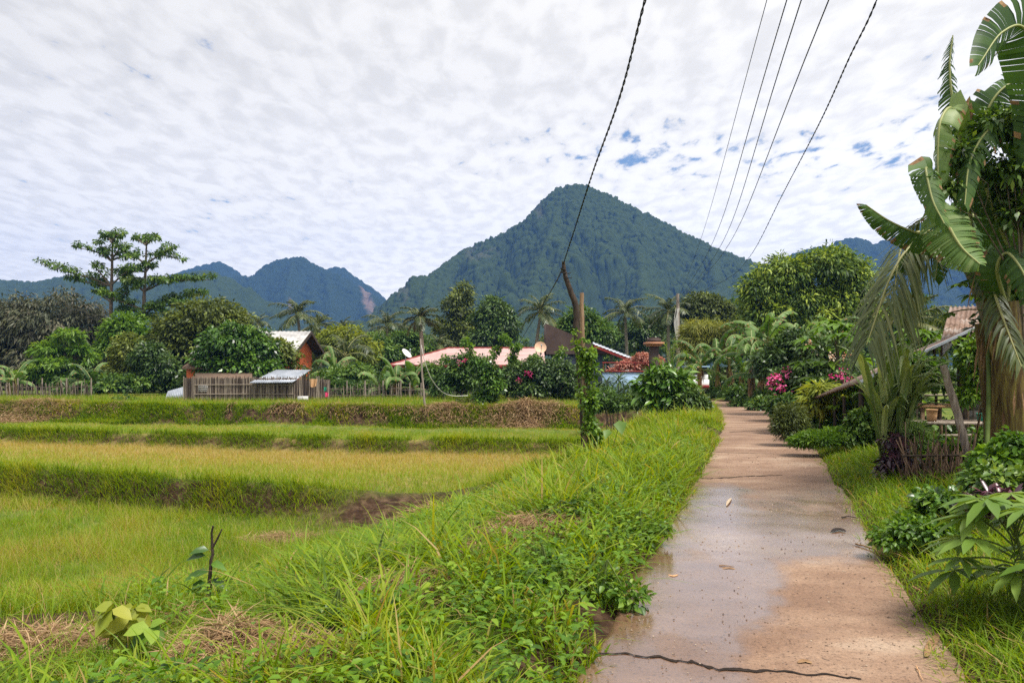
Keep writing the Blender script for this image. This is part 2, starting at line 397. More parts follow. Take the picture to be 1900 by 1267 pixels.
def field_z(x, y):
    l1, l2, l3 = lines(x)
    slump = np.exp(-((x + 2.2) / 1.9) ** 2)       # washed-out gap in the first bund
    st1 = sst(-.28 - 1.2 * slump, .3, y - l1)
    z = -1.5 + .45 * st1 + .15 * sst(-.3, .15, y - l2) + .70 * sst(-.55, .65, y - l3)
    z = z + .24 * np.exp(-((y - l1 - .25) / .32) ** 2) * (1 - .8 * slump) + .26 * np.exp(-((y - l2 - .1) / .36) ** 2) + .10 * np.exp(-((y - l3 - .9) / .8) ** 2)
    z = z + .14 * np.exp(-((y - l3 + 2.6 + .1 * x) / .22) ** 2) * sst(-14, -10, x)
    z = z + .30 * slump * np.exp(-((y - l1 + .5) / 1.0) ** 2) * (fbm(x * 2.6, y * 2.6, 9, 4) - .55)
    return z + .05 * (fbm(x * .9, y * .9, 3, 3) - .5) + .13 * (fbm(x * .3, y * .3, 8, 2) - .5)
def TZ(x, y):
    x = np.asarray(x, float); y = np.asarray(y, float)
    d = lat(x, y); e = -d - RW; e2 = d - RW
    fz = field_z(x, y)
    wid = np.interp(y, [0, 6, 12, 22, 32, 40], [7, 6.2, 5.6, 4.0, 2.6, 2.0]) * (1 + .35 * (fbm(x * .25, y * .25, 21, 2) - .5))
    verge = .03 + .05 * sst(0, .5, e) + .10 * (fbm(x * .8, y * .8, 31, 3) - .45)
    t = np.clip((e - .7) / wid, 0, 1); t = t * t * (3 - 2 * t) * .6 + t * .4
    fz2 = np.where(fz > -.25, fz, fz)
    left = verge * (1 - t) + fz2 * t
    pf = sst(8.8, 6.4, y + .5 * (fbm(x * .6, y * .3, 23, 2) - .5)); t2 = sst(.9, 3.6, e); left = left * (1 - pf) + (verge * (1 - t2) + (-.36 + .16 * (fbm(x * 1.1, y * 1.1, 27, 3) - .5)) * t2) * pf
    far = sst(37, 42, y); left = left * (1 - far) + np.minimum(left, -.12) * 0 * far + (-.12 + .06 * (fbm(x * .3, y * .3, 4, 2) - .5)) * far
    right = .0 + .14 * sst(0, 1.3, e2) + .012 * np.clip(e2, 0, 15) + .09 * (fbm(x * .7, y * .7, 13, 3) - .5) * sst(0, .8, e2)
    z = np.where(d < 0, left, right)
    on = sst(RW + .14, RW - .02, np.abs(d)); z = z * (1 - on) + (-.035) * on
    dist = np.hypot(x, y); return z * sst(900, 300, dist) + (-.2) * (1 - sst(900, 300, dist))

def axis(segs):
    out = []
    for a, b, s in segs: out.append(np.arange(a, b, s))
    out.append([segs[-1][1]]); return np.concatenate(out)
gx = axis([(-1650, -600, 150), (-600, -120, 60), (-120, -34, 6), (-34, -14, .4), (-14, 14, .17), (14, 30, .5), (30, 120, 6), (120, 600, 60), (600, 1650, 150)])
gy = axis([(-240, -60, 60), (-60, -8, 6), (-8, 2, .5), (2, 24, .14), (24, 42, .2), (42, 60, .8), (60, 160, 8), (160, 600, 50), (600, 1900, 130)])
GX, GY = np.meshgrid(gx, gy); GZ = TZ(GX, GY)
l1, l2, l3 = lines(GX); dzy = np.abs(np.gradient(GZ, gy, axis=0)); dzx = np.abs(np.gradient(GZ, gx, axis=1))
dd = lat(GX, GY); near = (np.hypot(GX, GY) < 60)
soil = np.clip(sst(.35, .9, np.hypot(dzx, dzy)) * (dd < -2), 0, 1) * near
soil = np.maximum(soil, np.exp(-((GX + 2.0) / 2.1) ** 2 - ((GY - l1 + .55) / .95) ** 2) * 1.5)
soil = np.clip(soil + np.exp(-((GY - l3 + .15) / .5) ** 2) * .7 * (dd < -2) + 1.0 * (np.abs(dd) < RW + .4), 0, 1)
_e = -lat(GX, GY) - RW; barep = sst(.50, .62, fbm(GX * .8, GY * .8, 201, 4)) * sst(1.8, 3, _e) * sst(11, 8, GY) * sst(8.5, 6.5, _e) * (GY > 2)
soil = np.clip(soil + barep, 0, 1)
soil = np.clip(soil + .8 * sst(6.5, 4.5, np.hypot((GX - 8.3) / 1.6, (GY - 13.5))) * (dd > 2.2) * fbm(GX, GY, 77, 3), 0, 1)
straw = sst(.4, 1.0, np.clip((GY - l1) / 3.0, 0, 1) * (GY < l2 + .2) * (dd < -3) + .3) * near * (dd < -2)
def ground_material():
    m, nt, b = _mat('ground'); at = lambda n: (lambda a: (setattr(a, 'attribute_name', n), a.outputs['Fac'])[1])(nt.nodes.new('ShaderNodeAttribute'))
    g = nt.nodes.new('ShaderNodeNewGeometry')
    def nz(s, d=6):
        n = nt.nodes.new('ShaderNodeTexNoise'); n.inputs['Scale'].default_value = s; n.inputs['Detail'].default_value = d; n.inputs['Roughness'].default_value = .65; nt.links.new(g.outputs['Position'], n.inputs['Vector']); return n.outputs['Fac']
    green = ramp(nt, nz(1.6), [(.3, (.045, .075, .012)), (.5, (.10, .14, .022)), (.68, (.19, .17, .06))])
    strawc = ramp(nt, nz(2.2), [(.3, (.12, .13, .03)), (.5, (.22, .19, .06)), (.7, (.30, .21, .09))])
    soilc = ramp(nt, nz(5), [(.3, (.016, .009, .006)), (.48, (.045, .025, .015)), (.7, (.13, .085, .05))])
    def mix(f, a, c):
        n = nt.nodes.new('ShaderNodeMix'); n.data_type = 'RGBA'; nt.links.new(f, n.inputs[0]); nt.links.new(a, n.inputs[6]); nt.links.new(c, n.inputs[7]); return n.outputs[2]
    nt.links.new(mix(at('soil'), mix(at('straw'), green, strawc), soilc), b.inputs['Base Color']); b.inputs['Roughness'].default_value = .95; b.inputs['Specular IOR Level'].default_value = .1
    bn = nt.nodes.new('ShaderNodeBump'); bn.inputs['Strength'].default_value = .8; bn.inputs['Distance'].default_value = .06; nt.links.new(nz(9, 8), bn.inputs['Height']); nt.links.new(bn.outputs[0], b.inputs['Normal'])
    return m
tag(grid_obj('ground', GX, GY, GZ, ground_material(), dict(soil=soil, straw=straw)), kind='structure')

# ------------------------------------------------------------------ the concrete path
ry = axis([(-12, 2.5, .3), (2.5, 16, .035), (16, 62, .1)]); rq = np.linspace(-1, 1, 71)
tx = xc(ry + .5) - xc(ry - .5); tl = np.sqrt(1 + tx * tx)
edge = lambda s: RW + .07 * (fbm(ry * 1.3, ry * 0 + s, 41 + s, 4) - .5) * 2
el_, er_ = edge(1), edge(2)
off = np.where(rq[None] < 0, rq[None] * el_[:, None], rq[None] * er_[:, None])
RX = xc(ry)[:, None] + off / tl[:, None]; RY = ry[:, None] - off * (tx / tl)[:, None]
RZ = .006 + .010 * (fbm(RX * .7, RY * .7, 61, 3) - .5) * 2 - .05 * sst(.985, 1.0, np.abs(rq))[None]
# where the surface is wet: rain water standing left of the middle and across the hollow at 9 m
dq = lat(RX, RY) + .30 * (fbm(RX * 1.3, RY * .7, 71, 6) - .5) * 2
yy = RY + 1.3 * (fbm(RX * 1.1, RY * .9, 75, 6) - .5) * 2
a_ = sst(11.2, 9.6, yy) * sst(7.0, 7.7, yy + .35 * dq)                        # the band across
lim = np.interp(RY, [3, 4.3, 5.2, 6.2, 7.2, 9], [-.10, -.06, -.02, .08, .32, .9])
b_ = sst(.16, -.14, dq - lim + .12 * (fbm(RX * 9, RY * 5, 78, 4) - .5) * 2) * sst(10.4, 9.4, yy)
wet = np.clip(np.maximum(a_, b_), 0, 1)
wet = np.clip(wet * (1.2 - .5 * sst(.52, .75, fbm(RX * 2.4, RY * 1.3, 79, 5))) + .5 * sst(.60, .72, fbm(RX * 1.6, RY * 1.6, 80, 5)) * sst(14, 9, RY), 0, 1)
worn = .6 * fbm(RX * .9, RY * 1.1, 83, 4) + .4 * fbm(RX * .9, RY * 3.0, 85, 3)
def road_material():
    m, nt, b = _mat('path_concrete'); g = nt.nodes.new('ShaderNodeNewGeometry')
    def at(n): a = nt.nodes.new('ShaderNodeAttribute'); a.attribute_name = n; return a.outputs['Fac']
    def nz(s, d=6, st=(1, 1, 1), r=.65):
        mp = nt.nodes.new('ShaderNodeMapping'); mp.inputs['Scale'].default_value = st; nt.links.new(g.outputs['Position'], mp.inputs[0])
        n = nt.nodes.new('ShaderNodeTexNoise'); n.inputs['Scale'].default_value = s; n.inputs['Detail'].default_value = d; n.inputs['Roughness'].default_value = r; nt.links.new(mp.outputs[0], n.inputs['Vector']); return n.outputs['Fac']
    def M(op, a, c):
        n = nt.nodes.new('ShaderNodeMath'); n.operation = op
        for i, q in enumerate((a, c)):
            if isinstance(q, float): n.inputs[i].default_value = q
            else: nt.links.new(q, n.inputs[i])
        return n.outputs[0]
    def mix(f, a, c, bt='MIX'):
        n = nt.nodes.new('ShaderNodeMix'); n.data_type = 'RGBA'; n.blend_type = bt
        for i, q in ((0, f), (6, a), (7, c)):
            if isinstance(q, float): n.inputs[i].default_value = q
            elif isinstance(q, tuple): n.inputs[i].default_value = (*q, 1)
            else: nt.links.new(q, n.inputs[i])
        return n.outputs[2]
    base = ramp(nt, M('ADD', M('MULTIPLY', nz(1.3, 8, (1, 1.5, 1)), .6), M('MULTIPLY', at('worn'), .4)), [(.28, (.13, .068, .040)), (.44, (.20, .115, .070)), (.56, (.27, .17, .11)), (.70, (.38, .28, .20))])
    speck = ramp(nt, nz(48, 5, (1, 1, 1), .75), [(.34, (.28, .25, .23)), (.45, (.95, .95, .95)), (.58, (1, 1, 1)), (.70, (1.6, 1.55, 1.5))])
    dry = mix(.95, base, speck, 'MULTIPLY')
    pit = ramp(nt, nz(24, 4), [(.28, (.35, .3, .28)), (.38, (1, 1, 1))]); dry = mix(.85, dry, pit, 'MULTIPLY')
    wcol = mix(.12, mix(1.0, dry, (.74, .68, .64), 'MULTIPLY'), (.12, .085, .070))
    w = at('wet'); nt.links.new(mix(w, dry, wcol), b.inputs['Base Color'])
    r = nt.nodes.new('ShaderNodeMapRange'); nt.links.new(w, r.inputs[0]); r.inputs[3].default_value = .78
    rw = M('ADD', M('MULTIPLY', nz(5, 4), .34), .02); nt.links.new(rw, r.inputs[4]); nt.links.new(r.outputs[0], b.inputs['Roughness'])
    b.inputs['Specular IOR Level'].default_value = .5; cw = M('MULTIPLY', w, .55); nt.links.new(cw, b.inputs['Coat Weight']); b.inputs['Coat Roughness'].default_value = .12
    bn = nt.nodes.new('ShaderNodeBump'); bn.inputs['Distance'].default_value = .012
    nt.links.new(M('SUBTRACT', .8, M('MULTIPLY', w, .73)), bn.inputs['Strength']); nt.links.new(M('ADD', nz(42, 5), M('MULTIPLY', nz(9, 4), .8)), bn.inputs['Height']); nt.links.new(bn.outputs[0], b.inputs['Normal'])
    return m
road = tag(grid_obj('concrete_path', RX, RY, RZ, road_material(), dict(wet=wet, worn=worn)), kind='structure')
road['label'] = 'narrow reddish concrete path with wet patches and cracks'
M_crack = noise_mat('crack_dark', [(.012, .008, .006), (.03, .02, .015)], 20, .95, 0)
def crack(pts, w, seed):
    p = spline([G(*q) for q in pts], 90); n = len(p); k = np.arange(n)
    p[:, 1] += .05 * (fbm(k * .22, k * 0 + seed, seed, 4) - .5) * 2 ; wd_ = w * (.25 + 1.5 * fbm(k * .3, k * 0, seed + 3, 3)) * np.sin(PI * np.linspace(.03, .97, n)) ** .4
    z = .006 + .010 * (fbm(p[:, 0] * .7, p[:, 1] * .7, 61, 3) - .5) * 2 + .0045
    a = np.stack([p[:, 0], p[:, 1] - wd_, z], 1); c = np.stack([p[:, 0], p[:, 1] + wd_, z], 1)
    i = np.arange(n - 1); mb = MB(); mb.add(np.vstack([a, c]), np.stack([i, i + 1, i + 1 + n, i + n], 1)); mb.build('crack', M_crack, road)
crack([(1112, 1214), (1180, 1219), (1270, 1228), (1330, 1243), (1450, 1249), (1600, 1264)], .016, 1)
crack([(1300, 889), (1340, 888), (1400, 884), (1452, 883)], .03, 2)
crack([(1352, 802), (1400, 800), (1436, 799)], .05, 3)
def joint(py, w):
    Y = F * H / (py - HY); x = xc(Y); tx_ = xc(Y + .5) - xc(Y - .5); q = np.linspace(-.97, .97, 40); p = np.stack([x + q, Y - q * tx_], 1); n = 40; wd_ = w * (.6 + .8 * fbm(np.arange(n) * .5, np.arange(n) * 0 + py, 7, 3)); z = .006 + .010 * (fbm(p[:, 0] * .7, p[:, 1] * .7, 61, 3) - .5) * 2 + .0042
    i = np.arange(n - 1); mb = MB(); mb.add(np.vstack([np.stack([p[:, 0], p[:, 1] - wd_, z], 1), np.stack([p[:, 0], p[:, 1] + wd_, z], 1)]), np.stack([i, i + 1, i + 1 + n, i + n], 1)); mb.build('slab_joint', M_crack, road)
for py_, w_ in ((775, .03), (842, .014)): joint(py_, w_)
crack([(1560, 1004), (1610, 1022), (1655, 1040)], .012, 4)
# ================================================================== mountains
def mountain(name, ridges, x0, x1, y0, y1, step, slope, cell, bump, mat, seed, rock=None, warp=.35, gully=60., base=-6, steep=1.0):
    xs = np.arange(x0, x1, step); ys = np.arange(y0, y1, step); X, Y = np.meshgrid(xs, ys)
    Z = np.full(X.shape, float(base)); nz = fbm(X / gully, Y / gully, seed, 5) - .5; n2 = fbm(X / gully * 3, Y / gully * 3, seed + 7, 4) - .5
    for rd in ridges:
        p = [P(*q) for q in rd]
        for a, b in zip(p[:-1], p[1:]):
            ab = (b - a)[:2]; L2 = (ab ** 2).sum() + 1e-6
            t = np.clip(((X - a[0]) * ab[0] + (Y - a[1]) * ab[1]) / L2, 0, 1)
            d = np.hypot(X - a[0] - t * ab[0], Y - a[1] - t * ab[1]); z = a[2] + (b[2] - a[2]) * t
            dd_ = d * (1 + warp * 2 * nz * sst(0, gully, d))
            h = z - slope * dd_ ** steep * (1 if steep == 1 else (z * .8 + 1) ** (1 - steep)) + n2 * gully * .42 * sst(3, gully * .6, d)
            Z = np.maximum(Z, h)
    w, c = worley(X / cell, Y / cell, seed); w2, c2 = worley(X / cell * 2.3 + 9, Y / cell * 2.3, seed + 3)
    rk = np.zeros(X.shape) if rock is None else rock(X, Y, Z)
    gy_, gx_ = np.gradient(Z, ys, xs); nl = np.sqrt(1 + gx_ ** 2 + gy_ ** 2)
    bp = (np.sqrt(np.clip(1 - (w / .72) ** 2, 0, 1)) * bump * (.5 + .9 * c) + np.sqrt(np.clip(1 - (w2 / .75) ** 2, 0, 1)) * bump * .4) * (1 - rk) * (Z > base + .5)
    X, Y, Z = X - gx_ / nl * bp, Y - gy_ / nl * bp, Z + bp / nl
    o = grid_obj(name, X, Y, Z, mat, dict(v=np.clip(.55 * c + .35 * c2 + .5 * fbm(X / gully * 1.5, Y / gully * 1.5, seed + 20, 3) - .2, 0, 1), rock=rk))
    return tag(o, kind='structure')
def mtn_mat(name, stops, rockc):
    m, nt, b = _mat(name); a = nt.nodes.new('ShaderNodeAttribute'); a.attribute_name = 'v'; r = nt.nodes.new('ShaderNodeAttribute'); r.attribute_name = 'rock'
    c = ramp(nt, a.outputs['Fac'], stops); g = nt.nodes.new('ShaderNodeNewGeometry'); n = nt.nodes.new('ShaderNodeTexNoise'); n.inputs['Scale'].default_value = .12; n.inputs['Detail'].default_value = 6; nt.links.new(g.outputs['Position'], n.inputs['Vector'])
    rc = ramp(nt, n.outputs['Fac'], [(.35, tuple(q * .55 for q in rockc)), (.65, rockc)])
    x = nt.nodes.new('ShaderNodeMix'); x.data_type = 'RGBA'; nt.links.new(r.outputs['Fac'], x.inputs[0]); nt.links.new(c, x.inputs[6]); nt.links.new(rc, x.inputs[7])
    nt.links.new(x.outputs[2], b.inputs['Base Color']); b.inputs['Roughness'].default_value = .9; b.inputs['Specular IOR Level'].default_value = .1; return m
M_mA = mtn_mat('forest_near', [(.22, (.004, .010, .002)), (.48, (.024, .040, .007)), (.68, (.075, .095, .018)), (.86, (.22, .24, .05))], (.10, .095, .075))
M_mB = mtn_mat('forest_far', [(.22, (.004, .010, .003)), (.5, (.020, .034, .009)), (.85, (.11, .13, .03))], (.34, .22, .17))
def rockA(X, Y, Z):
    n = fbm(X / 14, Y / 14, 91, 4); px = X / Y * F + CX; py = HY - (Z - H) / Y * F
    r = np.zeros(X.shape)
    for cx_, cy_, rx, ry_ in ((890, 472, 34, 14), (750, 548, 10, 24), (1003, 398, 9, 18)):
        r = np.maximum(r, sst(1.25, .5, np.hypot((px - cx_) / rx, (py - cy_) / ry_) + (n - .5) * 1.6))
    return r * .42 * (n > .38)
def rockB(X, Y, Z):
    px = X / Y * F + CX; py = HY - (Z - H) / Y * F; n = fbm(X / 22, Y / 22, 95, 4)
    return np.maximum(sst(1.2, .4, np.hypot((px - 685 - (py - 565) * .3) / 11, (py - 565) / 38) + (n - .5) * 1.4) * .55, .3 * sst(1.2, .4, np.hypot((px - 537) / 5, (py - 570) / 18) + (n - .5) * 1.2))
D1 = 950
mountain('main_mountain', [
    [(716, 600, 830), (728, 575, 830), (745, 540, 820), (770, 519, 820), (800, 516, 840), (830, 491, 900), (870, 463, D1), (920, 443, D1), (960, 428, D1), (985, 413, D1), (1000, 396, D1), (1015, 371, D1), (1035, 353, D1), (1065, 345, D1), (1090, 349, D1), (1130, 366, D1), (1180, 391, D1), (1250, 426, D1), (1320, 461, D1), (1410, 494, D1), (1460, 520, D1), (1540, 560, D1)],
    [(1050, 352, D1), (1010, 470, 840), (980, 560, 760), (960, 610, 700)], [(1180, 391, D1), (1190, 500, 830), (1200, 590, 720)], [(1320, 461, D1), (1330, 540, 850), (1340, 600, 760)],
    [(870, 463, D1), (850, 540, 840), (840, 600, 750)], [(800, 516, 840), (790, 570, 760), (785, 620, 690)]],
    -230, 420, 600, 1030, 1.1, 1.02, 3.6, 3.2, M_mA, 3, rockA, .5, 52)
mountain('left_mountain', [
    [(395, 560, 1500), (425, 519, 1500), (450, 514, 1500), (470, 516, 1500), (500, 491, 1500), (530, 481, 1500), (560, 480, 1500), (590, 496, 1500), (606, 505, 1490), (640, 518, 1480), (660, 532, 1470), (690, 548, 1460), (705, 562, 1450), (722, 580, 1440), (735, 605, 1430)],
    [(545, 480, 1500), (530, 560, 1330), (515, 610, 1230)], [(606, 505, 1490), (615, 570, 1350), (620, 620, 1250)], [(690, 548, 1460), (680, 600, 1330)], [(450, 514, 1500), (470, 570, 1350)]],
    -640, -190, 1120, 1560, 1.8, .8, 6, 3.2, M_mB, 8, rockB, .35, 60)
mountain('left_mountain', [[(590, 520, 1750), (612, 500, 1750), (625, 497, 1750), (637, 499, 1750), (650, 512, 1750), (690, 550, 1750)]], -460, -270, 1650, 1800, 2.4, .8, 8, 3, M_mB, 18, None, .2, 60)
mountain('left_hill', [
    [(-220, 540, 1050), (-60, 524, 1050), (0, 522, 1050), (60, 527, 1050), (120, 516, 1050), (180, 522, 1040), (240, 528, 1040), (300, 521, 1030), (340, 511, 1030), (375, 504, 1030), (395, 507, 1030), (430, 526, 1020), (470, 556, 1010), (520, 592, 1000), (560, 625, 990)],
    [(375, 504, 1030), (380, 570, 880), (390, 620, 800)], [(120, 516, 1050), (140, 580, 900)], [(0, 522, 1050), (10, 590, 900)], [(240, 528, 1040), (250, 590, 890)]],
    -860, -240, 740, 1090, 1.6, .62, 5, 2.8, M_mA, 14, None, .3, 50)
mountain('far_peak', [[(250, 535, 1720), (310, 516, 1720), (350, 503, 1720), (385, 494, 1720), (408, 490, 1720), (425, 505, 1720), (470, 540, 1720)]], -860, -520, 1620, 1790, 3, .7, 10, 5, M_mB, 23, None, .3, 80)
mountain('right_mountain', [
    [(1380, 520, 1480), (1440, 491, 1480), (1480, 471, 1480), (1510, 464, 1480), (1540, 459, 1480), (1565, 448, 1480), (1590, 444, 1480), (1620, 456, 1480), (1650, 453, 1480), (1675, 436, 1480), (1700, 420, 1480), (1730, 411, 1480), (1760, 428, 1480), (1820, 455, 1480), (1900, 470, 1480), (2050, 500, 1480), (2200, 540, 1480)],
    [(1590, 444, 1480), (1600, 540, 1280)], [(1730, 411, 1480), (1720, 530, 1260)], [(1480, 471, 1480), (1470, 560, 1320)], [(1900, 470, 1480), (1890, 560, 1320)]],
    395, 1290, 970, 1530, 2.3, .75, 8, 4.5, M_mB, 29, None, .35, 80)

# ================================================================== grass and straw
GR = [(.04, .065, .004), (.085, .160, .006), (.16, .275, .010), (.26, .35, .016), (.34, .34, .05), (.42, .33, .12), (.45, .29, .13)]
M_grass = leaf_mat('grass_blade', GR, .48, .5, .25, (1.3, 1.15, .22))
M_straw = leaf_mat('dry_straw', [(.16, .09, .045), (.30, .19, .10), (.46, .33, .19)], .15, .8, .1, (1, .9, .7))
def scat(n, y0, y1, k=.6, x0=None, x1=None):
    uu = R.random(n); e = 1 - k
    y = (y0 ** e + uu * (y1 ** e - y0 ** e)) ** (1 / e)
    a, b = (-.70 * y - 1.2, .70 * y + 1.2) if x0 is None else (x0(y), x1(y))
    return a + (b - a) * R.random(n), y
def on_ground(x, y): return np.stack([x, y, TZ(x, y)], 1)
def hit(px, py):
    Y = np.linspace(3, 60, 5000); q = np.stack([(px - CX) * Y / F, Y, H - (py - HY) * Y / F], 1); k = np.argmax(q[:, 2] < TZ(q[:, 0], q[:, 1])); return np.array([q[k, 0], q[k, 1], float(TZ(q[k:k + 1, 0], q[k:k + 1, 1])[0])])
SITES = [(430, 1240, .6), (545, 1252, .5), (95, 1222, .75), (975, 1000, .62), (735, 1110, .5), (515, 1003, .75), (300, 1262, .5), (190, 1200, .35), (345, 1165, .25), (248, 1225, .42), (388, 1130, .42), (640, 1075, .3), (870, 1040, .3), (800, 960, .5)]
SITES = [(*hit(a, b)[:2], r) for a, b, r in SITES]
def cleared(x, y):
    e = -lat(x, y) - RW; k = sst(.50, .62, fbm(x * .8, y * .8, 201, 4)) * sst(1.8, 3, e) * sst(11, 8, y) * sst(8.5, 6.5, e)
    for a, b, r in SITES: k = np.maximum(k, sst(1.15, .6, np.hypot(x - a, (y - b) / .8) / r))
    return R.random(len(x)) > k * .93
# short field grass on the three terraces
x, y = scat(330000, 4.6, 45, .55, lambda y: -.70 * y - 1, lambda y: xc(y) - RW - 2.2)
l1, l2, l3 = lines(x); d = lat(x, y)
patch = fbm(x * .55, y * .55, 51, 4); patch2 = fbm(x * 1.7, y * 1.7, 57, 3)
sl1 = (y < l1 - .5); sl2 = (y > l1 + .4) & (y < l2 - .3)
bank = (y > l3 - .75) & (y < l3 + .55)
bare = np.exp(-((x + 2.0) / 2.0) ** 2 - ((y - l1 + .55) / .9) ** 2)
keep = cleared(x, y) & (R.random(len(x)) > bank * .55) & (R.random(len(x)) > bare * 1.6) & ~((patch2 < .36) & sl1 & (R.random(len(x)) < .6))
fr = np.clip((y - l1) / (l2 - l1), 0, 1)
v = np.where(sl1, .40 + .55 * (patch - .5) + .2 * (patch2 - .5), np.where(sl2, .42 + .34 * sst(.25, .85, fr + .5 * (patch - .5)), np.where(y > l3, .34, .46 + .25 * (patch - .5))))
v = v + R.normal(0, .09, len(x)); st = R.random(len(x)) < np.where(sl2, .18 + .45 * sst(.3, 1, fr), .10 + .25 * sst(.5, .7, patch)); v[st] = R.uniform(.72, 1, st.sum())
h = np.where(sl2, .17, np.where(sl1, .08 + .34 * patch2 * patch * 2, np.where(y > l3 + .5, .3, .12))) * R.uniform(.6, 1.4, len(x)) * np.interp(y, [4, 8, 40], [1, 1, 1.1])
w = .0045 * np.interp(y, [4, 10, 25, 45], [1, 1.5, 3.4, 5.5])
mb = MB(); b = on_ground(x, y); kn = y < 11
for msk, sg in ((kn & keep, 3), (~kn & keep, 1)): grass(mb, b[msk], h[msk], w[msk], R.uniform(.2, 1.1, msk.sum()), np.clip(v[msk], 0, 1), sg)
tag(mb.build('field_grass', M_grass), 'short green and straw coloured grass covering the rice terraces', 'grass', kind='stuff')
# rank grass hanging over the bunds
mb = MB()
for L_i, zt, n, hh in ((0, 0, 26000, .38), (1, 0, 22000, .34), (2, 0, 15000, .26)):
    x = R.uniform(-27, 3.0, n); ln_ = lines(x)[L_i]; y = ln_ + (R.normal(.12, .28, n) if L_i < 2 else R.normal(.5, .45, n)); d = lat(x, y)
    tuft = fbm(x * 1.1, y * .4, 63 + L_i, 4); slump = np.exp(-((x + 2.0) / 2.1) ** 2) if L_i == 0 else 0 * x
    k = (d < -2.6) & (np.abs(x) < .72 * y + 1) & (R.random(n) < sst(.22, .48, tuft) * (.9 if L_i < 2 else .8)) & (R.random(n) > slump * 1.2); x, y, tuft = x[k], y[k], tuft[k]
    grass(mb, on_ground(x, y), hh * R.uniform(.4, 1.25, len(x)) * (.5 + tuft), .010 * np.interp(y, [10, 20, 40], [.8, 1.3, 2.6]), R.uniform(.4, 1.5, len(x)), np.clip(.30 + .7 * (tuft - .42) + (.1 if L_i == 2 else 0) + R.normal(0, .11, len(x)), 0, 1), 2, az=R.normal(-PI / 2, 1.1, len(x)))
n = 30000; x = R.uniform(-27, 3.0, n); y = lines(x)[2] + R.uniform(-.75, .65, n); tf = fbm(x * 1.0, y * 1.2, 69, 4); k = (lat(x, y) < -2.6) & (R.random(n) < sst(.36, .56, tf)); x, y, tf = x[k], y[k], tf[k]
grass(mb, on_ground(x, y), R.uniform(.12, .38, len(x)), R.uniform(.02, .035, len(x)), R.uniform(.3, 1.3, len(x)), np.clip(.16 + .8 * (tf - .4) + R.normal(0, .10, len(x)), 0, 1), 2, az=R.normal(-PI / 2, 1.0, len(x)))
tag(mb.build('bund_grass', M_grass), 'long green grass hanging over the earth bunds between terraces', 'grass', kind='stuff')
# lush tall grass on the left verge of the path
mb = MB(); x, y = scat(120000, 3.2, 33, .55, lambda y: xc(y) - RW - np.interp(y, [0, 8, 16, 33], [6.0, 6.2, 4.4, 2.6]), lambda y: xc(y) - RW + .05)
e = -lat(x, y) - RW; cl = fbm(x * 1.0, y * 1.0, 87, 4); cl2 = fbm(x * 2.6, y * 2.6, 89, 3)
k = cleared(x, y) & (R.random(len(x)) < sst(.32, .56, cl) * np.interp(e, [-.2, .1, 1.8, 4.0, 6], [.25, .9, 1, .55, .22])) & (np.abs(x) < .72 * y + 1); x, y, e, cl, cl2 = x[k], y[k], e[k], cl[k], cl2[k]
hh = np.interp(e, [-.1, .25, 1.0, 2.5, 6], [.10, .26, .38, .32, .24]) * (.25 + 1.5 * cl2 * cl2 * 1.6) * R.uniform(.5, 1.3, len(x)) * np.where(R.random(len(x)) < .04, 1.5, 1) * np.interp(y, [3, 8, 14, 33], [.95, 1.0, 1.15, 1.15])
v = np.clip(.36 + .6 * (cl - .5) + .3 * (cl2 - .5) + R.normal(0, .11, len(x)), 0, .75); s_ = R.random(len(x)) < .06 + .1 * (cl < .42); v[s_] = R.uniform(.75, 1, s_.sum())
wv = R.uniform(.006, .016, len(x)) * np.interp(y, [3, 9, 30], [1.1, 1.35, 2.6])
lean = R.uniform(.35, 1.35, len(x)); b = on_ground(x, y); k = y < 15
grass(mb, b[k], hh[k], wv[k], lean[k], v[k], 3); grass(mb, b[~k], hh[~k], wv[~k], lean[~k], v[~k], 2)
tag(mb.build('verge_grass', M_grass), 'tall bright green grass along the left edge of the path', 'grass', kind='stuff')
# broad blades and small leafy sprigs mixed into the near verge
mb = MB(); x, y = scat(15000, 3.3, 13, .6, lambda y: xc(y) - RW - 5.2, lambda y: xc(y) - RW - .05); cl = fbm(x * .9, y * .9, 131, 4); k = cleared(x, y) & (R.random(len(x)) < sst(.46, .60, cl)); x, y = x[k], y[k]
grass(mb, on_ground(x, y), R.uniform(.25, .62, len(x)), R.uniform(.014, .026, len(x)), R.uniform(.7, 1.6, len(x)), np.clip(R.normal(.33, .12, len(x)), 0, .7), 3)
tag(mb.build('broad_grass', M_grass), 'broad bladed grass tufts mixed into the near left verge', 'grass', kind='stuff')
M_weed = leaf_mat('weed_leaf', [(.04, .10, .006), (.09, .20, .010), (.17, .30, .016), (.28, .38, .03)], .4, .45, .4)
mb = MB(); x, y = scat(3300, 3.3, 15, .6, lambda y: xc(y) - RW - 4.5, lambda y: xc(y) - RW - .02); cl = fbm(x * .8, y * .8, 141, 4); k = cleared(x, y) & (R.random(len(x)) < sst(.48, .62, cl)); x, y = x[k], y[k]; n = len(x); per = 7; b = np.repeat(on_ground(x, y), per, 0); a = R.uniform(0, 6.3, n * per); hh = R.uniform(.04, .30, n * per)
b = b + np.stack([np.cos(a) * .04, np.sin(a) * .04, hh], 1); D = np.stack([np.cos(a), np.sin(a), R.uniform(-.3, .6, n * per)], 1); N = np.stack([-np.cos(a) * .3, -np.sin(a) * .3, 1 + 0 * a], 1) + R.normal(0, .25, (n * per, 3))
leaf6(mb, b, D, N, R.uniform(.035, .085, n * per), R.uniform(.022, .045, n * per), .25, np.clip(np.repeat(R.normal(.45, .22, n), per) + R.normal(0, .08, n * per), 0, 1))
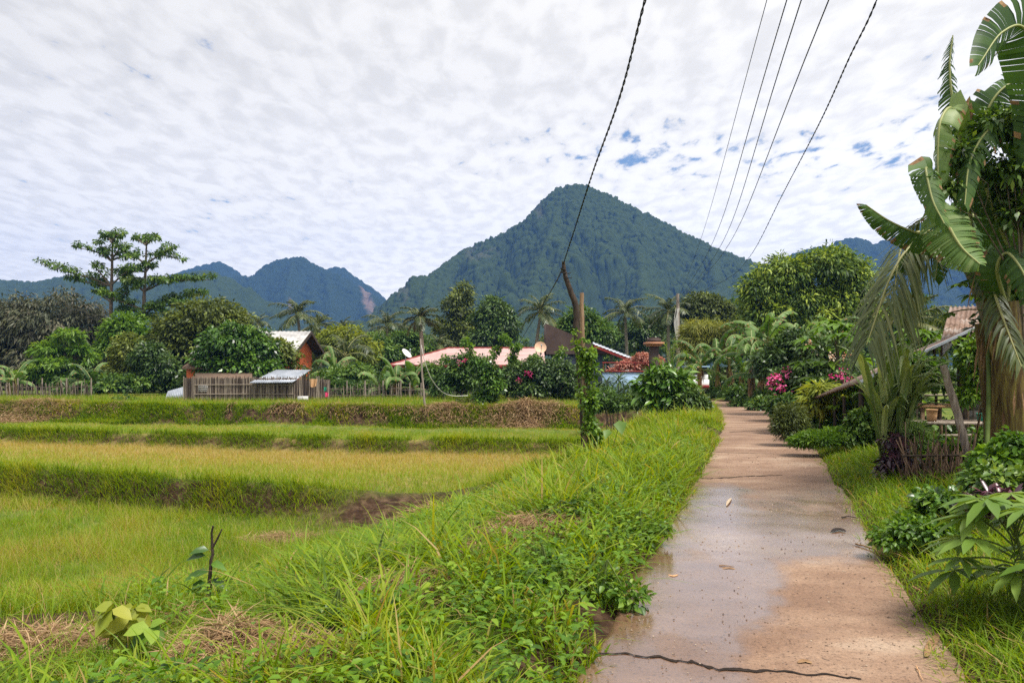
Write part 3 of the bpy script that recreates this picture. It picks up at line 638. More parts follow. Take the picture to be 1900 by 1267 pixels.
tag(mb.build('verge_weeds', M_weed), 'small broad leaved weeds tangled into the left verge grass', 'weeds', kind='stuff')
# right verge
mb = MB(); x, y = scat(70000, 2.6, 34, .6, lambda y: xc(y) + RW - .10, lambda y: xc(y) + RW + np.interp(y, [0, 6, 12, 34], [2.4, 2.6, 2.2, 2.4]))
e = lat(x, y) - RW; cl = fbm(x * 1.2, y * 1.2, 97, 4)
k = (R.random(len(x)) < sst(.22, .48, cl) * np.interp(e, [-.1, .2, 1.2, 2.5], [.35, 1, .9, .5])) & (x < .72 * y + 1); x, y, e, cl = x[k], y[k], e[k], cl[k]
hh = np.interp(e, [-.1, .2, .8, 2.4], [.10, .18, .26, .30]) * R.uniform(.5, 1.5, len(x)) * np.interp(y, [3, 6, 12, 33], [1.15, 1.0, .8, .9])
v = np.clip(.30 + .3 * (cl - .45) + R.normal(0, .10, len(x)), 0, .75); s_ = R.random(len(x)) < .06; v[s_] = R.uniform(.75, 1, s_.sum())
b = on_ground(x, y); k = y < 14; wv = R.uniform(.004, .009, len(x)) * np.interp(y, [3, 9, 30], [1.1, 1.4, 3]); lean = R.uniform(.4, 1.5, len(x))
grass(mb, b[k], hh[k], wv[k], lean[k], v[k], 3); grass(mb, b[~k], hh[~k], wv[~k], lean[~k], v[~k], 2)
tag(mb.build('verge_grass', M_grass), 'shorter grass along the right edge of the path', 'grass', kind='stuff')
# cut straw lying along the top of the far bank
mb = MB(); n = 42000; x = R.uniform(-27, 2.5, n); l3 = lines(x)[2]; y = l3 + R.normal(.72, .30, n); cl = fbm(x * .35, y * .2, 101, 3)
k = (cl > .45) & (R.random(n) < sst(.40, .56, fbm(x * 1.3, y * .8, 103, 3))) & (lat(x, y) < -2.6); x, y = x[k], y[k]; n = len(x); b = on_ground(x, y) + np.stack([0 * x, 0 * x, R.uniform(0, .12, n)], 1)
a = R.uniform(0, 2 * PI, n); lances(mb, b, np.stack([np.cos(a), np.sin(a), R.normal(.1, .3, n)], 1), np.tile(Z3, (n, 1)), R.uniform(.2, .5, n), .022, .3, np.clip(R.normal(.5, .25, n), 0, 1))
tag(mb.build('cut_straw', M_straw), 'cut brown straw lying along the top of the far earth bank', 'straw', kind='stuff')
# small grit and leaf litter on the path
mb = MB(); x, y = scat(1500, 3.2, 16, .7, lambda y: xc(y) - RW, lambda y: xc(y) + RW); n = len(x); s = R.uniform(.003, .008, n) * np.interp(y, [3, 16], [.8, 1.6])
q = np.array([[1, 0, 0], [0, 1, 0], [-1, 0, 0], [0, -1, 0], [0, 0, .8]]); V = (np.stack([x, y, 0 * x + .010], 1)[:, None] + q[None] * (s[:, None] * R.uniform(.6, 1.4, (n, 1)))[:, :, None]).reshape(-1, 3); k = (np.arange(n) * 5)[:, None]
vv = R.random(n); mb.add(V, np.concatenate([k + [0, 1, 4], k + [1, 2, 4], k + [2, 3, 4], k + [3, 0, 4]]), np.tile(vv, 4))
M_grit = leaf_mat('grit', [(.06, .04, .03), (.17, .11, .075), (.36, .28, .21)], 0, .9, .2)
tag(mb.build('road_grit', M_grit), 'fine grit and crumbs scattered over the concrete path', 'grit', kind='stuff')
# ================================================================== foliage materials
M_mango = leaf_mat('mango_leaf', [(.018, .026, .012), (.045, .055, .024), (.085, .09, .045), (.13, .11, .07)], .18, .5, .4, (1.1, 1.05, .6), gain=1.2)
M_green = leaf_mat('tree_leaf', [(.015, .035, .008), (.04, .085, .012), (.085, .15, .02), (.16, .22, .035)], .32, .45, .4, gain=1.45)
M_olive = leaf_mat('olive_leaf', [(.025, .038, .010), (.06, .08, .015), (.11, .14, .02), (.20, .22, .035)], .30, .5, .35, gain=1.45)
M_mango2 = leaf_mat('lit_mango_leaf', [(.03, .06, .012), (.075, .13, .018), (.17, .24, .03), (.30, .36, .05)], .34, .5, .3, gain=1.35)  # yellow green end of the ramp puts sunlit highlights into the leaf colour
M_dark = leaf_mat('dark_leaf', [(.010, .024, .008), (.025, .05, .012), (.05, .09, .018), (.09, .14, .03)], .25, .4, .45, gain=1.5)
M_gloss = leaf_mat('glossy_leaf', [(.012, .03, .006), (.035, .085, .010), (.08, .16, .018), (.16, .25, .035)], .25, .3, .6, gain=1.4)
M_bright = leaf_mat('bright_leaf', [(.04, .10, .010), (.09, .18, .015), (.16, .27, .025), (.26, .36, .05)], .42, .42, .4, gain=1.15)
M_yellow = leaf_mat('yellow_leaf', [(.12, .16, .02), (.22, .27, .03), (.34, .37, .05), (.45, .42, .08)], .42, .5, .3)
M_bamboo = leaf_mat('bamboo_leaf', [(.10, .13, .02), (.20, .23, .04), (.30, .31, .07), (.40, .37, .10)], .40, .5, .3)
M_palm = leaf_mat('palm_leaf', [(.025, .04, .014), (.06, .085, .025), (.11, .14, .04), (.22, .21, .08)], .28, .4, .5, gain=1.0)
M_banana = leaf_mat('banana_leaf', [(.025, .06, .014), (.06, .12, .025), (.12, .20, .05), (.24, .30, .13)], .36, .5, .35, (1.25, 1.3, .4), gain=1.25)
M_midrib = leaf_mat('midrib', [(.25, .28, .10), (.32, .34, .13), (.36, .36, .16)], .1, .5, .4)
M_frib = leaf_mat('frond_rib', [(.20, .20, .08), (.28, .27, .10), (.34, .31, .12)], .0, .5, .4)
M_fpink = leaf_mat('pink_flower', [(.55, .02, .16), (.75, .05, .28), (.85, .20, .42)], .35, .6, .2, (1, .8, .9))
M_fpale = leaf_mat('pale_flower', [(.8, .42, .30), (.85, .62, .45), (.9, .78, .65)], .35, .6, .2, (1, .9, .8))
M_coral = leaf_mat('coral_leaf', [(.22, .07, .05), (.42, .16, .11), (.56, .28, .20), (.60, .40, .28)], .3, .5, .3, (1, .8, .7))
M_purple = leaf_mat('purple_leaf', [(.012, .008, .011), (.035, .017, .025), (.075, .03, .045), (.16, .05, .075)], .15, .3, .6, (1, .6, .7))
M_red = leaf_mat('red_leaf', [(.10, .015, .025), (.22, .03, .05), (.32, .06, .08)], .25, .35, .5, (1, .5, .5))
M_bark = noise_mat('bark', [(.05, .038, .028), (.13, .10, .075), (.22, .18, .14)], 6, .9, .6, (3, 3, .8), useattr=.3)
M_palmbark = noise_mat('palm_bark', [(.10, .08, .06), (.20, .17, .13), (.30, .26, .20)], 5, .9, .6, (.5, .5, 6))
M_stem = noise_mat('banana_stem', [(.09, .055, .025), (.24, .19, .05), (.40, .36, .09)], 5, .6, .3, (5, 5, .5), useattr=.3)
M_dead = noise_mat('dead_leaf', [(.11, .06, .03), (.24, .14, .07), (.36, .24, .13)], 9, .85, .4)
M_gstem = noise_mat('green_stem', [(.06, .09, .02), (.12, .17, .04)], 5, .6, .1)

def LB(Y, *ls, dy=0):
    """lobes given in photograph coordinates (x, y, rx, ry) at distance Y -> world ellipsoids"""
    out = []
    for l in ls:
        k = Y / F; yy = Y + (l[4] if len(l) > 4 else 0)
        out.append((P(l[0], l[1], yy), (l[2] * k, max(l[2], l[3]) * .8 * k, l[3] * k)))
    return out
def basez(x, y): return float(TZ(np.array([x]), np.array([y]))[0])

def tree(name, label, Y, lobes, n, L, W, mat, cat='tree', group=None, base=None, r0=.16, cr=.5, droop=.3, v0=.45, vs=.25, per=30, kind=1, low=-.45, inner=.18, trunk=True, flat=.65, bark=None, twigs=5, crown_name='crown', flowers=None):
    lb = LB(Y, *lobes); c = np.mean([q for q, r in lb], 0)
    bx = c[0] if base is None else (base - CX) * Y / F; by = Y
    t = thing(name, label, cat, (bx, by, basez(bx, by)), group); b = np.array(t.location)
    if trunk:
        m = MB(); limbs(m, b - [0, 0, .1], lb, r0, twigs=twigs); m.build('trunk' if r0 > .06 else 'stems', bark or M_bark, t, smooth=True)
    m = MB(); crown(m, lb, n, L, W, cr, droop, v0, vs, kind, per, flat, low, inner); m.build(crown_name, mat, t)
    if flowers:
        fm, fl, fn, fs = flowers
        for f1 in fl: m = MB(); crown(m, LB(Y - .02 * Y, f1), max(14, fn // len(fl)), fs, fs * .8, .16, .1, .5, .5, 1, 14, .8, -.6, .1); m.build('flower_cluster', fm, t)
    return t

GB = 'trees behind the houses'
# --- far left
tree('mango_tree', 'broad dusky grey green mango tree filling the left edge of the photo', 62, [(105, 610, 95, 70), (35, 625, 80, 75), (165, 640, 55, 70), (90, 680, 110, 50), (-40, 640, 60, 80), (10, 690, 70, 45)], 34000, .42, .11, M_mango, r0=.5, cr=.75, droop=.75, v0=.55, vs=.28)
t = thing('tiered_tree', 'tall open tree with flat tiers of branches above the dark mango tree', 'tree', ((240 - CX) * 59 / F, 59, 0)); Yt = 59; m = MB(); ml = MB()
def pads(tx, trunk, arms):
    tube(m, spline([P(*q, Yt) if len(q) == 2 else P(*q) for q in trunk], 12), np.linspace(.17, .05, 12), 7)
    for a in arms:
        dyy = R.uniform(-2.2, 2.2); pts = [P(a[0][0], a[0][1], Yt)] + [P(q[0], q[1], Yt + dyy * (i + 1) / len(a)) for i, q in enumerate(a[1:])]
        sp_ = spline(pts, 12); tube(m, sp_, np.linspace(.08, .02, 12), 5)
        k = Yt / F; lb = []
        for q in np.linspace(.30, 1, max(4, int(np.linalg.norm(sp_[-1] - sp_[0]) / .55))):
            c = sp_[int(q * 11)] + [0, R.normal(0, .25), .22]; lb.append((c, (.5 * R.uniform(.5, 1.15), .65, .17)))
        crown(ml, lb, (78 if a[0][1] < 541 else 130) * len(lb), .25, .11, .18, .35, .45, .3, 1, 11, .5, -.7, .3)
pads(205, [(205, 640), (206, 560), (208, 490), (209, 436)], [[(208, 452), (200, 440), (192, 439)], [(208, 450), (215, 437), (222, 437)], [(206, 484), (185, 470), (143, 459)], [(206, 484), (230, 476), (250, 484)], [(206, 484), (222, 462), (230, 468)], [(206, 484), (190, 462), (182, 452)],
    [(205, 530), (165, 515), (120, 503), (78, 490)], [(205, 530), (180, 500), (172, 495)], [(205, 530), (235, 505), (255, 500)], [(205, 530), (150, 522), (138, 520)], [(205, 560), (180, 540), (190, 522)], [(205, 560), (232, 545), (240, 522)]])
pads(268, [(266, 640), (267, 560), (270, 500), (272, 446)], [[(271, 455), (258, 446), (254, 445)], [(271, 455), (282, 444), (286, 446)], [(270, 490), (300, 474), (332, 482)], [(270, 490), (308, 466), (318, 462)], [(270, 490), (248, 474), (232, 462)], [(270, 505), (280, 494), (286, 498)], [(270, 505), (252, 500), (248, 506)],
    [(267, 541), (310, 522), (350, 520), (392, 519)], [(267, 541), (235, 512), (222, 506)], [(267, 541), (290, 522), (305, 525)], [(267, 541), (250, 525), (240, 528)], [(267, 575), (330, 552), (372, 546)], [(267, 575), (320, 566), (350, 566)], [(267, 575), (215, 556), (196, 548)], [(267, 585), (290, 570), (310, 585)], [(267, 585), (240, 575), (225, 580)], [(267, 590), (280, 590), (300, 610)], [(267, 590), (250, 595), (235, 610)]])
m.build('trunk', M_bark, t, smooth=True); ml.build('crown', M_green, t)
tree('leafy_tree', 'bright green bushy tree between the mango tree and the orange house', 56, [(235, 615, 38, 32), (215, 640, 35, 35), (262, 640, 30, 35)], 8000, .30, .14, M_bright, v0=.35, cr=.5)
tree('leafy_tree', 'brownish olive tree with thin foliage in front of the bright green tree', 53, [(245, 655, 38, 35), (240, 700, 45, 35), (270, 690, 28, 35)], 8500, .26, .12, M_olive, v0=.6, cr=.45, base=240)
tree('feathery_tree', 'small layered yellow green tree before the dusky mango tree', 51, [(128, 625, 24, 14), (90, 648, 30, 12), (145, 650, 18, 12), (105, 675, 48, 14), (70, 695, 38, 12), (125, 700, 45, 14), (160, 668, 16, 14)], 7500, .34, .10, M_bright, v0=.38, vs=.3, cr=.4, flat=.35, base=112)
tree('leafy_tree', 'large rounded olive green tree left of the orange house', 54, [(385, 595, 68, 42), (340, 625, 60, 48), (425, 605, 42, 38), (310, 665, 45, 45), (370, 650, 60, 40), (290, 705, 45, 36)], 22000, .28, .13, M_olive, r0=.3, v0=.42, cr=.5)
tree('jackfruit_tree', 'glossy round dark green tree standing over the bamboo shed', 46.5, [(430, 640, 55, 38), (405, 670, 40, 40), (470, 650, 42, 36), (440, 685, 55, 30)], 15000, .26, .15, M_gloss, r0=.22, v0=.42, vs=.3, cr=.42, base=440)
tree('jackfruit_tree', 'smaller low glossy tree drooping over the metal shed roof', 46, [(485, 690, 36, 24), (470, 705, 28, 18)], 4200, .26, .15, M_gloss, r0=.12, v0=.42, vs=.3, cr=.4, base=480)
tree('leafy_tree', 'thin light green tree growing against the orange gable', 49, [(508, 648, 30, 18), (533, 658, 18, 22), (495, 668, 26, 22), (480, 646, 26, 18), (545, 680, 10, 12)], 5600, .25, .12, M_olive, v0=.5, cr=.4, base=530, inner=.05)
tree('vine_thicket', 'low mass of green vines smothering the left end of the shed', 48.5, [(205, 718, 55, 20), (150, 725, 45, 14), (260, 715, 42, 24)], 8000, .22, .14, M_green, cat='bush', trunk=False, v0=.45, cr=.35, low=-.2, crown_name='foliage')
tree('dark_tree', 'dark low tree between the vine thicket and the bamboo shed', 49, [(300, 690, 36, 34), (275, 665, 30, 28), (322, 712, 22, 22)], 6500, .26, .13, M_dark, v0=.5, cr=.42)
tree('low_bush', 'small dark bush on the earth bank below the vine thicket', 40, [(232, 752, 26, 14), (215, 760, 14, 10), (255, 756, 14, 10)], 2200, .16, .09, M_green, cat='bush', r0=.03, v0=.4, cr=.25, low=-.1, crown_name='foliage')
# --- behind the roofs
for lab, Y, lb, mt, n, v0 in (
    ('reddish tipped yellow green tree right of the orange house', 66, [(640, 632, 42, 26), (610, 655, 35, 30), (665, 655, 35, 30)], M_yellow, 7500, .22),
    ('dark green tree between the yellow green tree and the pink roof', 70, [(700, 650, 34, 28), (690, 680, 40, 24)], M_green, 6500, .42),
    ('small rounded green tree just behind the leaning pole', 72, [(752, 638, 30, 22), (735, 660, 34, 24), (780, 655, 25, 24)], M_green, 6500, .35),
    ('slender olive tree with a feathery top behind the pink roof', 80, [(857, 545, 19, 20), (848, 575, 30, 26), (835, 605, 26, 24), (862, 612, 34, 28), (845, 640, 38, 26)], M_olive, 9000, .42),
    ('dense dark green tree right of the slender olive tree', 76, [(916, 572, 24, 20), (905, 596, 28, 24), (934, 606, 26, 36), (908, 632, 40, 26)], M_dark, 10500, .62),
    ('bushy green tree directly behind the two log posts', 64, [(1075, 592, 24, 18), (1092, 606, 24, 20), (1112, 622, 28, 16), (1060, 610, 22, 20)], M_green, 6000, .36),
    ('dark olive tree behind the brown pillar', 75, [(1265, 602, 26, 24), (1300, 566, 34, 22), (1325, 572, 30, 22), (1345, 590, 30, 24), (1300, 600, 45, 26)], M_olive, 12000, .30),
    ('dark low tree between the two right hand palms', 82, [(1195, 618, 30, 24), (1215, 600, 22, 20), (1175, 640, 30, 22)], M_dark, 6500, .45),
    ('low dark tree behind the right end of the brown building', 88, [(1125, 630, 26, 22), (1145, 645, 24, 22)], M_dark, 4500, .55),
):
    tree('leafy_tree', lab, Y, lb, n, .34, .15, mt, group=GB, r0=.2, cr=.6, v0=v0, inner=.12)
# ragged belt of woodland crowns closing the view at the foot of the mountains: three kinds copied
kinds = []
for k, (mt, v0) in enumerate(((M_dark, .6), (M_green, .35), (M_olive, .35))):
    t = thing('woodland_tree', 'x', 'tree', (0, 0, 0), 'woodland along the foot of the mountains', local=True)
    lb = [((R.normal(0, 1.2), R.normal(0, 1), 4.2 + R.normal(0, .9)), (2.1 + R.random(), 2, 1.8 + R.random())) for _ in range(5)]
    m = MB(); limbs(m, (0, 0, -.3), lb, .2); m.build('trunk', M_bark, t); m = MB(); crown(m, lb, 7500, .42, .18, .65, .3, v0, .3, 1, 30, .65, -.6, .15); m.build('crown', mt, t); kinds.append(t)
wl = [(-60, 660, 95), (20, 655, 105), (110, 650, 110), (200, 652, 100), (290, 655, 115), (470, 640, 92), (520, 632, 100), (570, 640, 108), (625, 640, 118), (675, 632, 104), (720, 638, 96), (765, 632, 112), (810, 640, 100), (960, 640, 96), (1035, 628, 110), (1125, 620, 120), (1180, 622, 104), (1240, 616, 116), (1290, 618, 100), (1370, 590, 96), (1430, 600, 105), (1600, 590, 90), (1680, 585, 80), (1740, 610, 70), (1830, 600, 60), (1910, 590, 60)]
words = ['dark green', 'mid green', 'olive green']
near_w = ['beyond the left frame edge behind the dusky mango tree', 'hidden mostly by the dusky mango tree', 'behind the small feathery tree', 'behind the tiered tree', 'behind the rounded olive tree', 'behind the glossy jackfruit tree', 'left of the first tall palm', 'below the first tall palm', 'left of the short middle palm', 'right of the short middle palm', 'below the wide swept palm', 'behind the leaning pole and its palm', 'left of the slender olive tree', 'left of the palm beside the brown wall', 'behind the brown wall', 'left of the palm above the brown building', 'below the palm above the brown building', 'behind the far utility pole', 'right of the far utility pole', 'left of the big mango tree', 'behind the left part of the big mango tree', 'right of the big mango tree', 'behind the tall cane grass', 'behind the open hut', 'behind the near banana clump', 'at the right frame edge behind the bananas']
for i, ((px, py, Y), nw) in enumerate(zip(wl, near_w)):
    k = i % 3 if i % 5 else (i + 1) % 3; s = (H - (py - HY) * Y / F) / 6.4
    o = kinds[k] if all(q['label'] != 'x' for q in []) and False else None
    lab = f'{words[k]} woodland tree {nw}'
    x = (px - CX) * Y / F; z = basez(x, Y)
    s = (H - (py - HY) * Y / F - z) / 6.3; s = max(.55, s)
    if kinds[k]['label'] == 'x':
        kinds[k].location = (x, Y, z); kinds[k].scale = (s * 1.15, s * 1.15, s); kinds[k].rotation_euler.z = i; kinds[k]['label'] = lab
    else: copy_tree(kinds[k], (x, Y, z), i * 1.7, (s * R.uniform(1, 1.4), s * R.uniform(1, 1.3), s), lab)
# --- right side, mid distance
tree('mango_tree', 'big sunlit mango tree with yellow green highlights put into its leaf colours right of the path', 48, [(1455, 515, 52, 36), (1530, 500, 62, 36), (1585, 528, 42, 46), (1415, 548, 42, 42), (1480, 560, 60, 36), (1550, 565, 58, 40), (1430, 585, 52, 30), (1500, 598, 80, 36), (1592, 580, 34, 40), (1545, 478, 30, 18)], 38000, .30, .10, M_mango2, r0=.42, cr=.58, droop=.45, v0=.42, vs=.36, per=34, flat=.7)
tree('bamboo_clump', 'feathery yellow bamboo clump behind the dark bananas', 50, [(1300, 612, 30, 16), (1322, 620, 26, 22), (1285, 632, 24, 20), (1312, 645, 40, 26), (1288, 662, 28, 22), (1345, 625, 18, 22)], 11000, .34, .05, M_bamboo, cat='bamboo', r0=.05, cr=.42, droop=.35, v0=.45, per=24, crown_name='foliage')
tree('dark_tree', 'dark shrubby tree behind the flowering bushes right of the path', 27, [(1475, 650, 40, 34), (1440, 680, 40, 34), (1500, 690, 40, 40)], 9000, .17, .08, M_dark, r0=.08, cr=.32, v0=.45)
tree('flowering_shrub', 'tall dark shrub dotted with pale peach flowers beside the papaya', 23.5, [(1515, 655, 34, 30), (1540, 690, 40, 34), (1500, 700, 30, 40), (1560, 660, 26, 26)], 9000, .13, .06, M_dark, cat='shrub', r0=.05, cr=.27, v0=.55, flowers=(M_fpale, [(1515, 648, 34, 24), (1540, 662, 36, 26)], 130, .085), crown_name='foliage')
tree('bougainvillea', 'pink flowering bougainvillea beside the path below the bananas', 24, [(1455, 712, 26, 26), (1485, 722, 30, 28), (1468, 745, 34, 26)], 6500, .12, .07, M_green, cat='bush', r0=.04, cr=.25, v0=.3, flowers=(M_fpink, [(1450, 715, 22, 16), (1478, 692, 24, 10), (1455, 738, 16, 14), (1436, 706, 8, 8)], 300, .075), crown_name='foliage')
tree('bougainvillea', 'small magenta flowering bush in front of the papaya tree', 19, [(1560, 705, 22, 16), (1545, 730, 26, 22), (1575, 740, 22, 26)], 3800, .11, .06, M_green, cat='bush', r0=.03, cr=.2, v0=.35, flowers=(M_fpink, [(1555, 699, 18, 9)], 70, .06), crown_name='foliage')
tree('wispy_shrub', 'grey green wispy shrub hanging over the right edge of the path', 16.6, [(1466, 775, 24, 24), (1474, 800, 26, 26), (1455, 790, 18, 26)], 8500, .085, .018, M_olive, cat='shrub', r0=.02, cr=.16, v0=.25, vs=.2, droop=.1, crown_name='foliage')
tree('broadleaf_bush', 'dark leafy bush left of the wispy shrub, below the pink flowers', 19.5, [(1458, 755, 24, 20), (1490, 765, 24, 22), (1478, 785, 30, 20)], 4500, .12, .07, M_green, cat='bush', r0=.03, cr=.2, v0=.35, crown_name='foliage')
tree('weed_clump', 'pale green mound of soft weeds at the bend of the right verge', 14.6, [(1515, 818, 38, 14), (1490, 822, 22, 10), (1545, 815, 24, 16)], 7500, .075, .022, M_bright, cat='weeds', trunk=False, cr=.14, v0=.3, low=-.1, droop=-.1, crown_name='foliage')
tree('broadleaf_bush', 'light green bush behind the short fence posts', 17.5, [(1580, 770, 24, 24), (1605, 755, 22, 24), (1560, 790, 22, 18)], 4200, .15, .08, M_bright, cat='bush', r0=.03, cr=.2, v0=.25, crown_name='foliage')
# yellow green rosette shrub
t = tree('rosette_shrub', 'yellow green shrub with drooping leaf rosettes beside the path', 17.6, [(1522, 722, 24, 8), (1505, 738, 14, 8), (1542, 740, 16, 8), (1520, 752, 26, 8)], 900, .24, .05, M_yellow, cat='shrub', r0=.03, cr=.16, v0=.35, droop=.55, per=18, crown_name='foliage')
# --- hedge before the pink house
tree('flowering_shrub', 'arching shrub with pink blooms under the left end of the pink roof', 41, [(855, 690, 32, 34), (830, 715, 30, 26), (885, 700, 26, 36)], 8500, .17, .09, M_green, cat='shrub', r0=.05, cr=.32, v0=.3, flowers=(M_fpink, [(870, 685, 26, 22)], 34, .10), crown_name='foliage')
t = thing('arching_shrub', 'tall arching light green branches reaching over the pink roof', 'shrub', ((950 - CX) * 41.5 / F, 41.5, basez(0, 41.5))); m = MB(); ml = MB()
for pts in ([(880, 720), (875, 660), (862, 632)], [(945, 720), (950, 650), (938, 626), (930, 628)], [(950, 720), (955, 655), (962, 640)], [(960, 700), (985, 668), (1000, 662)], [(900, 720), (912, 660), (925, 645)], [(975, 700), (960, 672), (945, 662)], [(860, 720), (840, 675), (822, 664)], [(1030, 720), (1035, 670), (1044, 650)]):
    q = spline([P(a, b, 41.5 + R.normal(0, .3)) for a, b in pts], 14); tube(m, q, np.linspace(.03, .01, 14), 5)
    crown(ml, [(c, (.16, .2, .14)) for c in q[4:]], 420, .16, .09, .12, .2, .35, .3, 1, 10, .8, -1, .3)
m.build('stems', M_gstem, t); ml.build('foliage', M_bright, t)
tree('hedge', 'dark leafy hedge with a few pink blooms between the pink house and the terrace', 40.5, [(955, 705, 32, 32), (1000, 700, 34, 38), (1045, 705, 34, 38), (985, 725, 44, 26), (1060, 730, 30, 24)], 15000, .16, .09, M_dark, cat='hedge', r0=.05, cr=.32, v0=.5, flowers=(M_fpink, [(945, 698, 26, 14), (975, 700, 10, 10)], 26, .10), crown_name='foliage', low=-.3)
tree('column_shrub', 'narrow upright bright green shrub growing on the edge of the earth bank', 35, [(905, 695, 24, 22), (912, 722, 24, 24), (900, 745, 20, 22), (890, 680, 16, 16)], 6500, .14, .09, M_gloss, cat='shrub', r0=.08, cr=.24, v0=.45, base=905, crown_name='foliage')
tree('low_bush', 'dull green bush on the bank left of the narrow upright shrub', 36, [(865, 755, 22, 18), (880, 770, 18, 12)], 2200, .12, .06, M_olive, cat='bush', r0=.02, cr=.2, v0=.35, crown_name='foliage')
tree('low_bush', 'dark bushes crowding under the first banana clump by the fence', 43.5, [(690, 728, 34, 16), (640, 722, 26, 16), (600, 716, 22, 12)], 4200, .18, .10, M_green, cat='bush', r0=.02, cr=.3, v0=.3, crown_name='foliage')
tree('leafy_bush', 'light green bush behind the fence right of the shed', 46, [(630, 700, 40, 14), (665, 690, 26, 16), (600, 705, 22, 12)], 5200, .2, .1, M_green, cat='bush', r0=.03, cr=.32, v0=.5, crown_name='foliage')
tree('leafy_bush', 'green bush between the banana clump and the leaning pole', 44.5, [(760, 705, 22, 26), (800, 700, 24, 30), (780, 725, 34, 16)], 5600, .2, .1, M_green, cat='bush', r0=.03, cr=.32, v0=.4, crown_name='foliage')
# --- near the bend, left of the path
tree('broadleaf_shrub', 'light green shrub with large leaves at the bend of the path', 25.5, [(1235, 705, 30, 22), (1258, 722, 26, 24), (1215, 722, 26, 22), (1240, 742, 34, 18)], 2300, .30, .12, M_gloss, cat='shrub', r0=.04, cr=.3, v0=.55, per=16, kind=2, droop=.2, crown_name='foliage')
tree('round_bush', 'dark rounded bush at the inside of the path bend', 25, [(1278, 742, 24, 18), (1265, 755, 24, 14), (1295, 752, 14, 14)], 4500, .13, .08, M_dark, cat='bush', r0=.03, cr=.2, v0=.6, low=-.2, crown_name='foliage')
tree('leafy_bush', 'mixed green bush behind the vine covered post', 27, [(1120, 740, 32, 18), (1160, 750, 34, 16), (1100, 752, 20, 14)], 4500, .13, .06, M_green, cat='bush', r0=.02, cr=.22, v0=.35, crown_name='foliage')
tree('croton', 'coral red leaved shrub behind the terrace railing', 45, [(1195, 668, 22, 14), (1215, 672, 16, 12), (1165, 680, 20, 10), (1140, 690, 14, 6)], 4200, .16, .08, M_coral, cat='shrub', r0=.03, cr=.24, v0=.45, crown_name='foliage')

def rosette(name, label, base, heads, L, W, n, mat, cat='plant', v0=.5, droop=.45, group=None, r=.02, up=.6):
    t = thing(name, label, cat, base, group); m = MB(); ml = MB(); b = np.array(t.location)
    for h in heads:
        h = np.asarray(h, float); tube(m, spline([b + [(h[0] - b[0]) * .3, (h[1] - b[1]) * .3, -.05], (b + h) / 2 + R.normal(0, .03, 3), h], 8), np.linspace(r, r * .7, 8), 6)
        a = np.arange(n) * 2.4 + R.random(); e = R.uniform(-.25, up * 1.6, n); D = np.stack([np.cos(a) * np.cos(e), np.sin(a) * np.cos(e), np.sin(e)], 1)
        N = nrm(np.stack([-np.cos(a) * np.sin(e), -np.sin(a) * np.sin(e), np.cos(e)], 1) + R.normal(0, .15, (n, 3)))
        leaf6(ml, h + D * .02 - Z3 * R.uniform(0, L * .5, (n, 1)), D, N, L * R.uniform(.7, 1.15, n), W, droop * R.uniform(.5, 1.5, n), np.clip(R.normal(v0, .2, n), 0, 1), .3, .7, .8, .15)
    m.build('stems', M_bark, t, smooth=True); ml.build('leaves', mat, t); return t
b = P(1140, 760, 29); b[2] = basez(b[0], b[1])
rosette('dracaena', 'dark spiky dracaena left of the bend in the path', b, [P(1140 + dx, py, 29 + R.normal(0, .4)) for dx, py in ((-15, 705), (8, 698), (28, 712), (-28, 722), (0, 728), (35, 730), (18, 722))], .62, .055, 44, M_dark, v0=.6)
# ================================================================== palms
def palm(px, crown_py, Y, label, n=18, L=3.0, lean=0., wind=(-.3, 0), base_px=None, young=1.0, v=.28):
    c = P(px, crown_py, Y); bx = c[0] + lean if base_px is None else (base_px - CX) * Y / F
    t = thing('coconut_palm', label, 'palm tree', (bx, Y, basez(bx, Y)), 'coconut palms on the skyline'); b = np.array(t.location)
    m = MB(); tube(m, spline([b - [0, 0, .2], (b * .5 + c * .5) + [(c[0] - b[0]) * -.15, 0, 0], c - [0, 0, .15]], 16), np.linspace(.2, .12, 16), 8); m.build('trunk', M_palmbark, t, smooth=True)
    for i in range(n):
        a = i * 2.399 + R.normal(0, .15); e = np.interp(i, [0, n - 1], [1.5, -.35]) + R.normal(0, .12); l = L * R.uniform(.85, 1.1) * (.75 if i < 3 else 1)
        p = [c.copy()]; el = e; d0 = np.array([math.cos(a), math.sin(a), 0])
        for k in range(5):
            dv = nrm(d0 * math.cos(el) + Z3 * math.sin(el) + np.array([wind[0], wind[1], 0]) * .5 * (k / 4)); p.append(p[-1] + dv * l / 5); el -= .25 * (1.15 if e > .3 else .8)
        m = MB(); frond(m, p, l * .27, 34, .085, .5, v + R.normal(0, .13) - (.0 if i < n - 4 else -.25), .03, (0, 1), .95, False, .04); m.build('frond', [M_palm, M_frib], t)
    return t
palm(553, 585, 72, 'tall coconut palm with swept fronds above the orange house', 18, 2.7, .4, (-.1, 0))
palm(592, 603, 86, 'bushy coconut palm just right of the tallest left palm', 16, 2.5, .2)
palm(637, 608, 95, 'short coconut palm between two woodland trees', 14, 2.2, .1)
palm(718, 606, 80, 'wide coconut palm with fronds swept right, left of the leaning pole', 18, 3.0, 0, (.5, 0))
palm(780, 592, 55, 'dark tufted coconut palm right behind the leaning pole', 18, 1.75, .2, (.35, 0), 786, v=.2)
palm(812, 640, 75, 'low coconut palm at the left foot of the slender olive tree', 14, 2.2, 0, (.3, 0))
palm(1003, 580, 72, 'coconut palm with swept back fronds left of the brown wall', 20, 2.7, 0, (.35, 0), 990, v=.35)
palm(1160, 582, 78, 'straight coconut palm above the brown building', 20, 2.7, .2, (.2, 0))
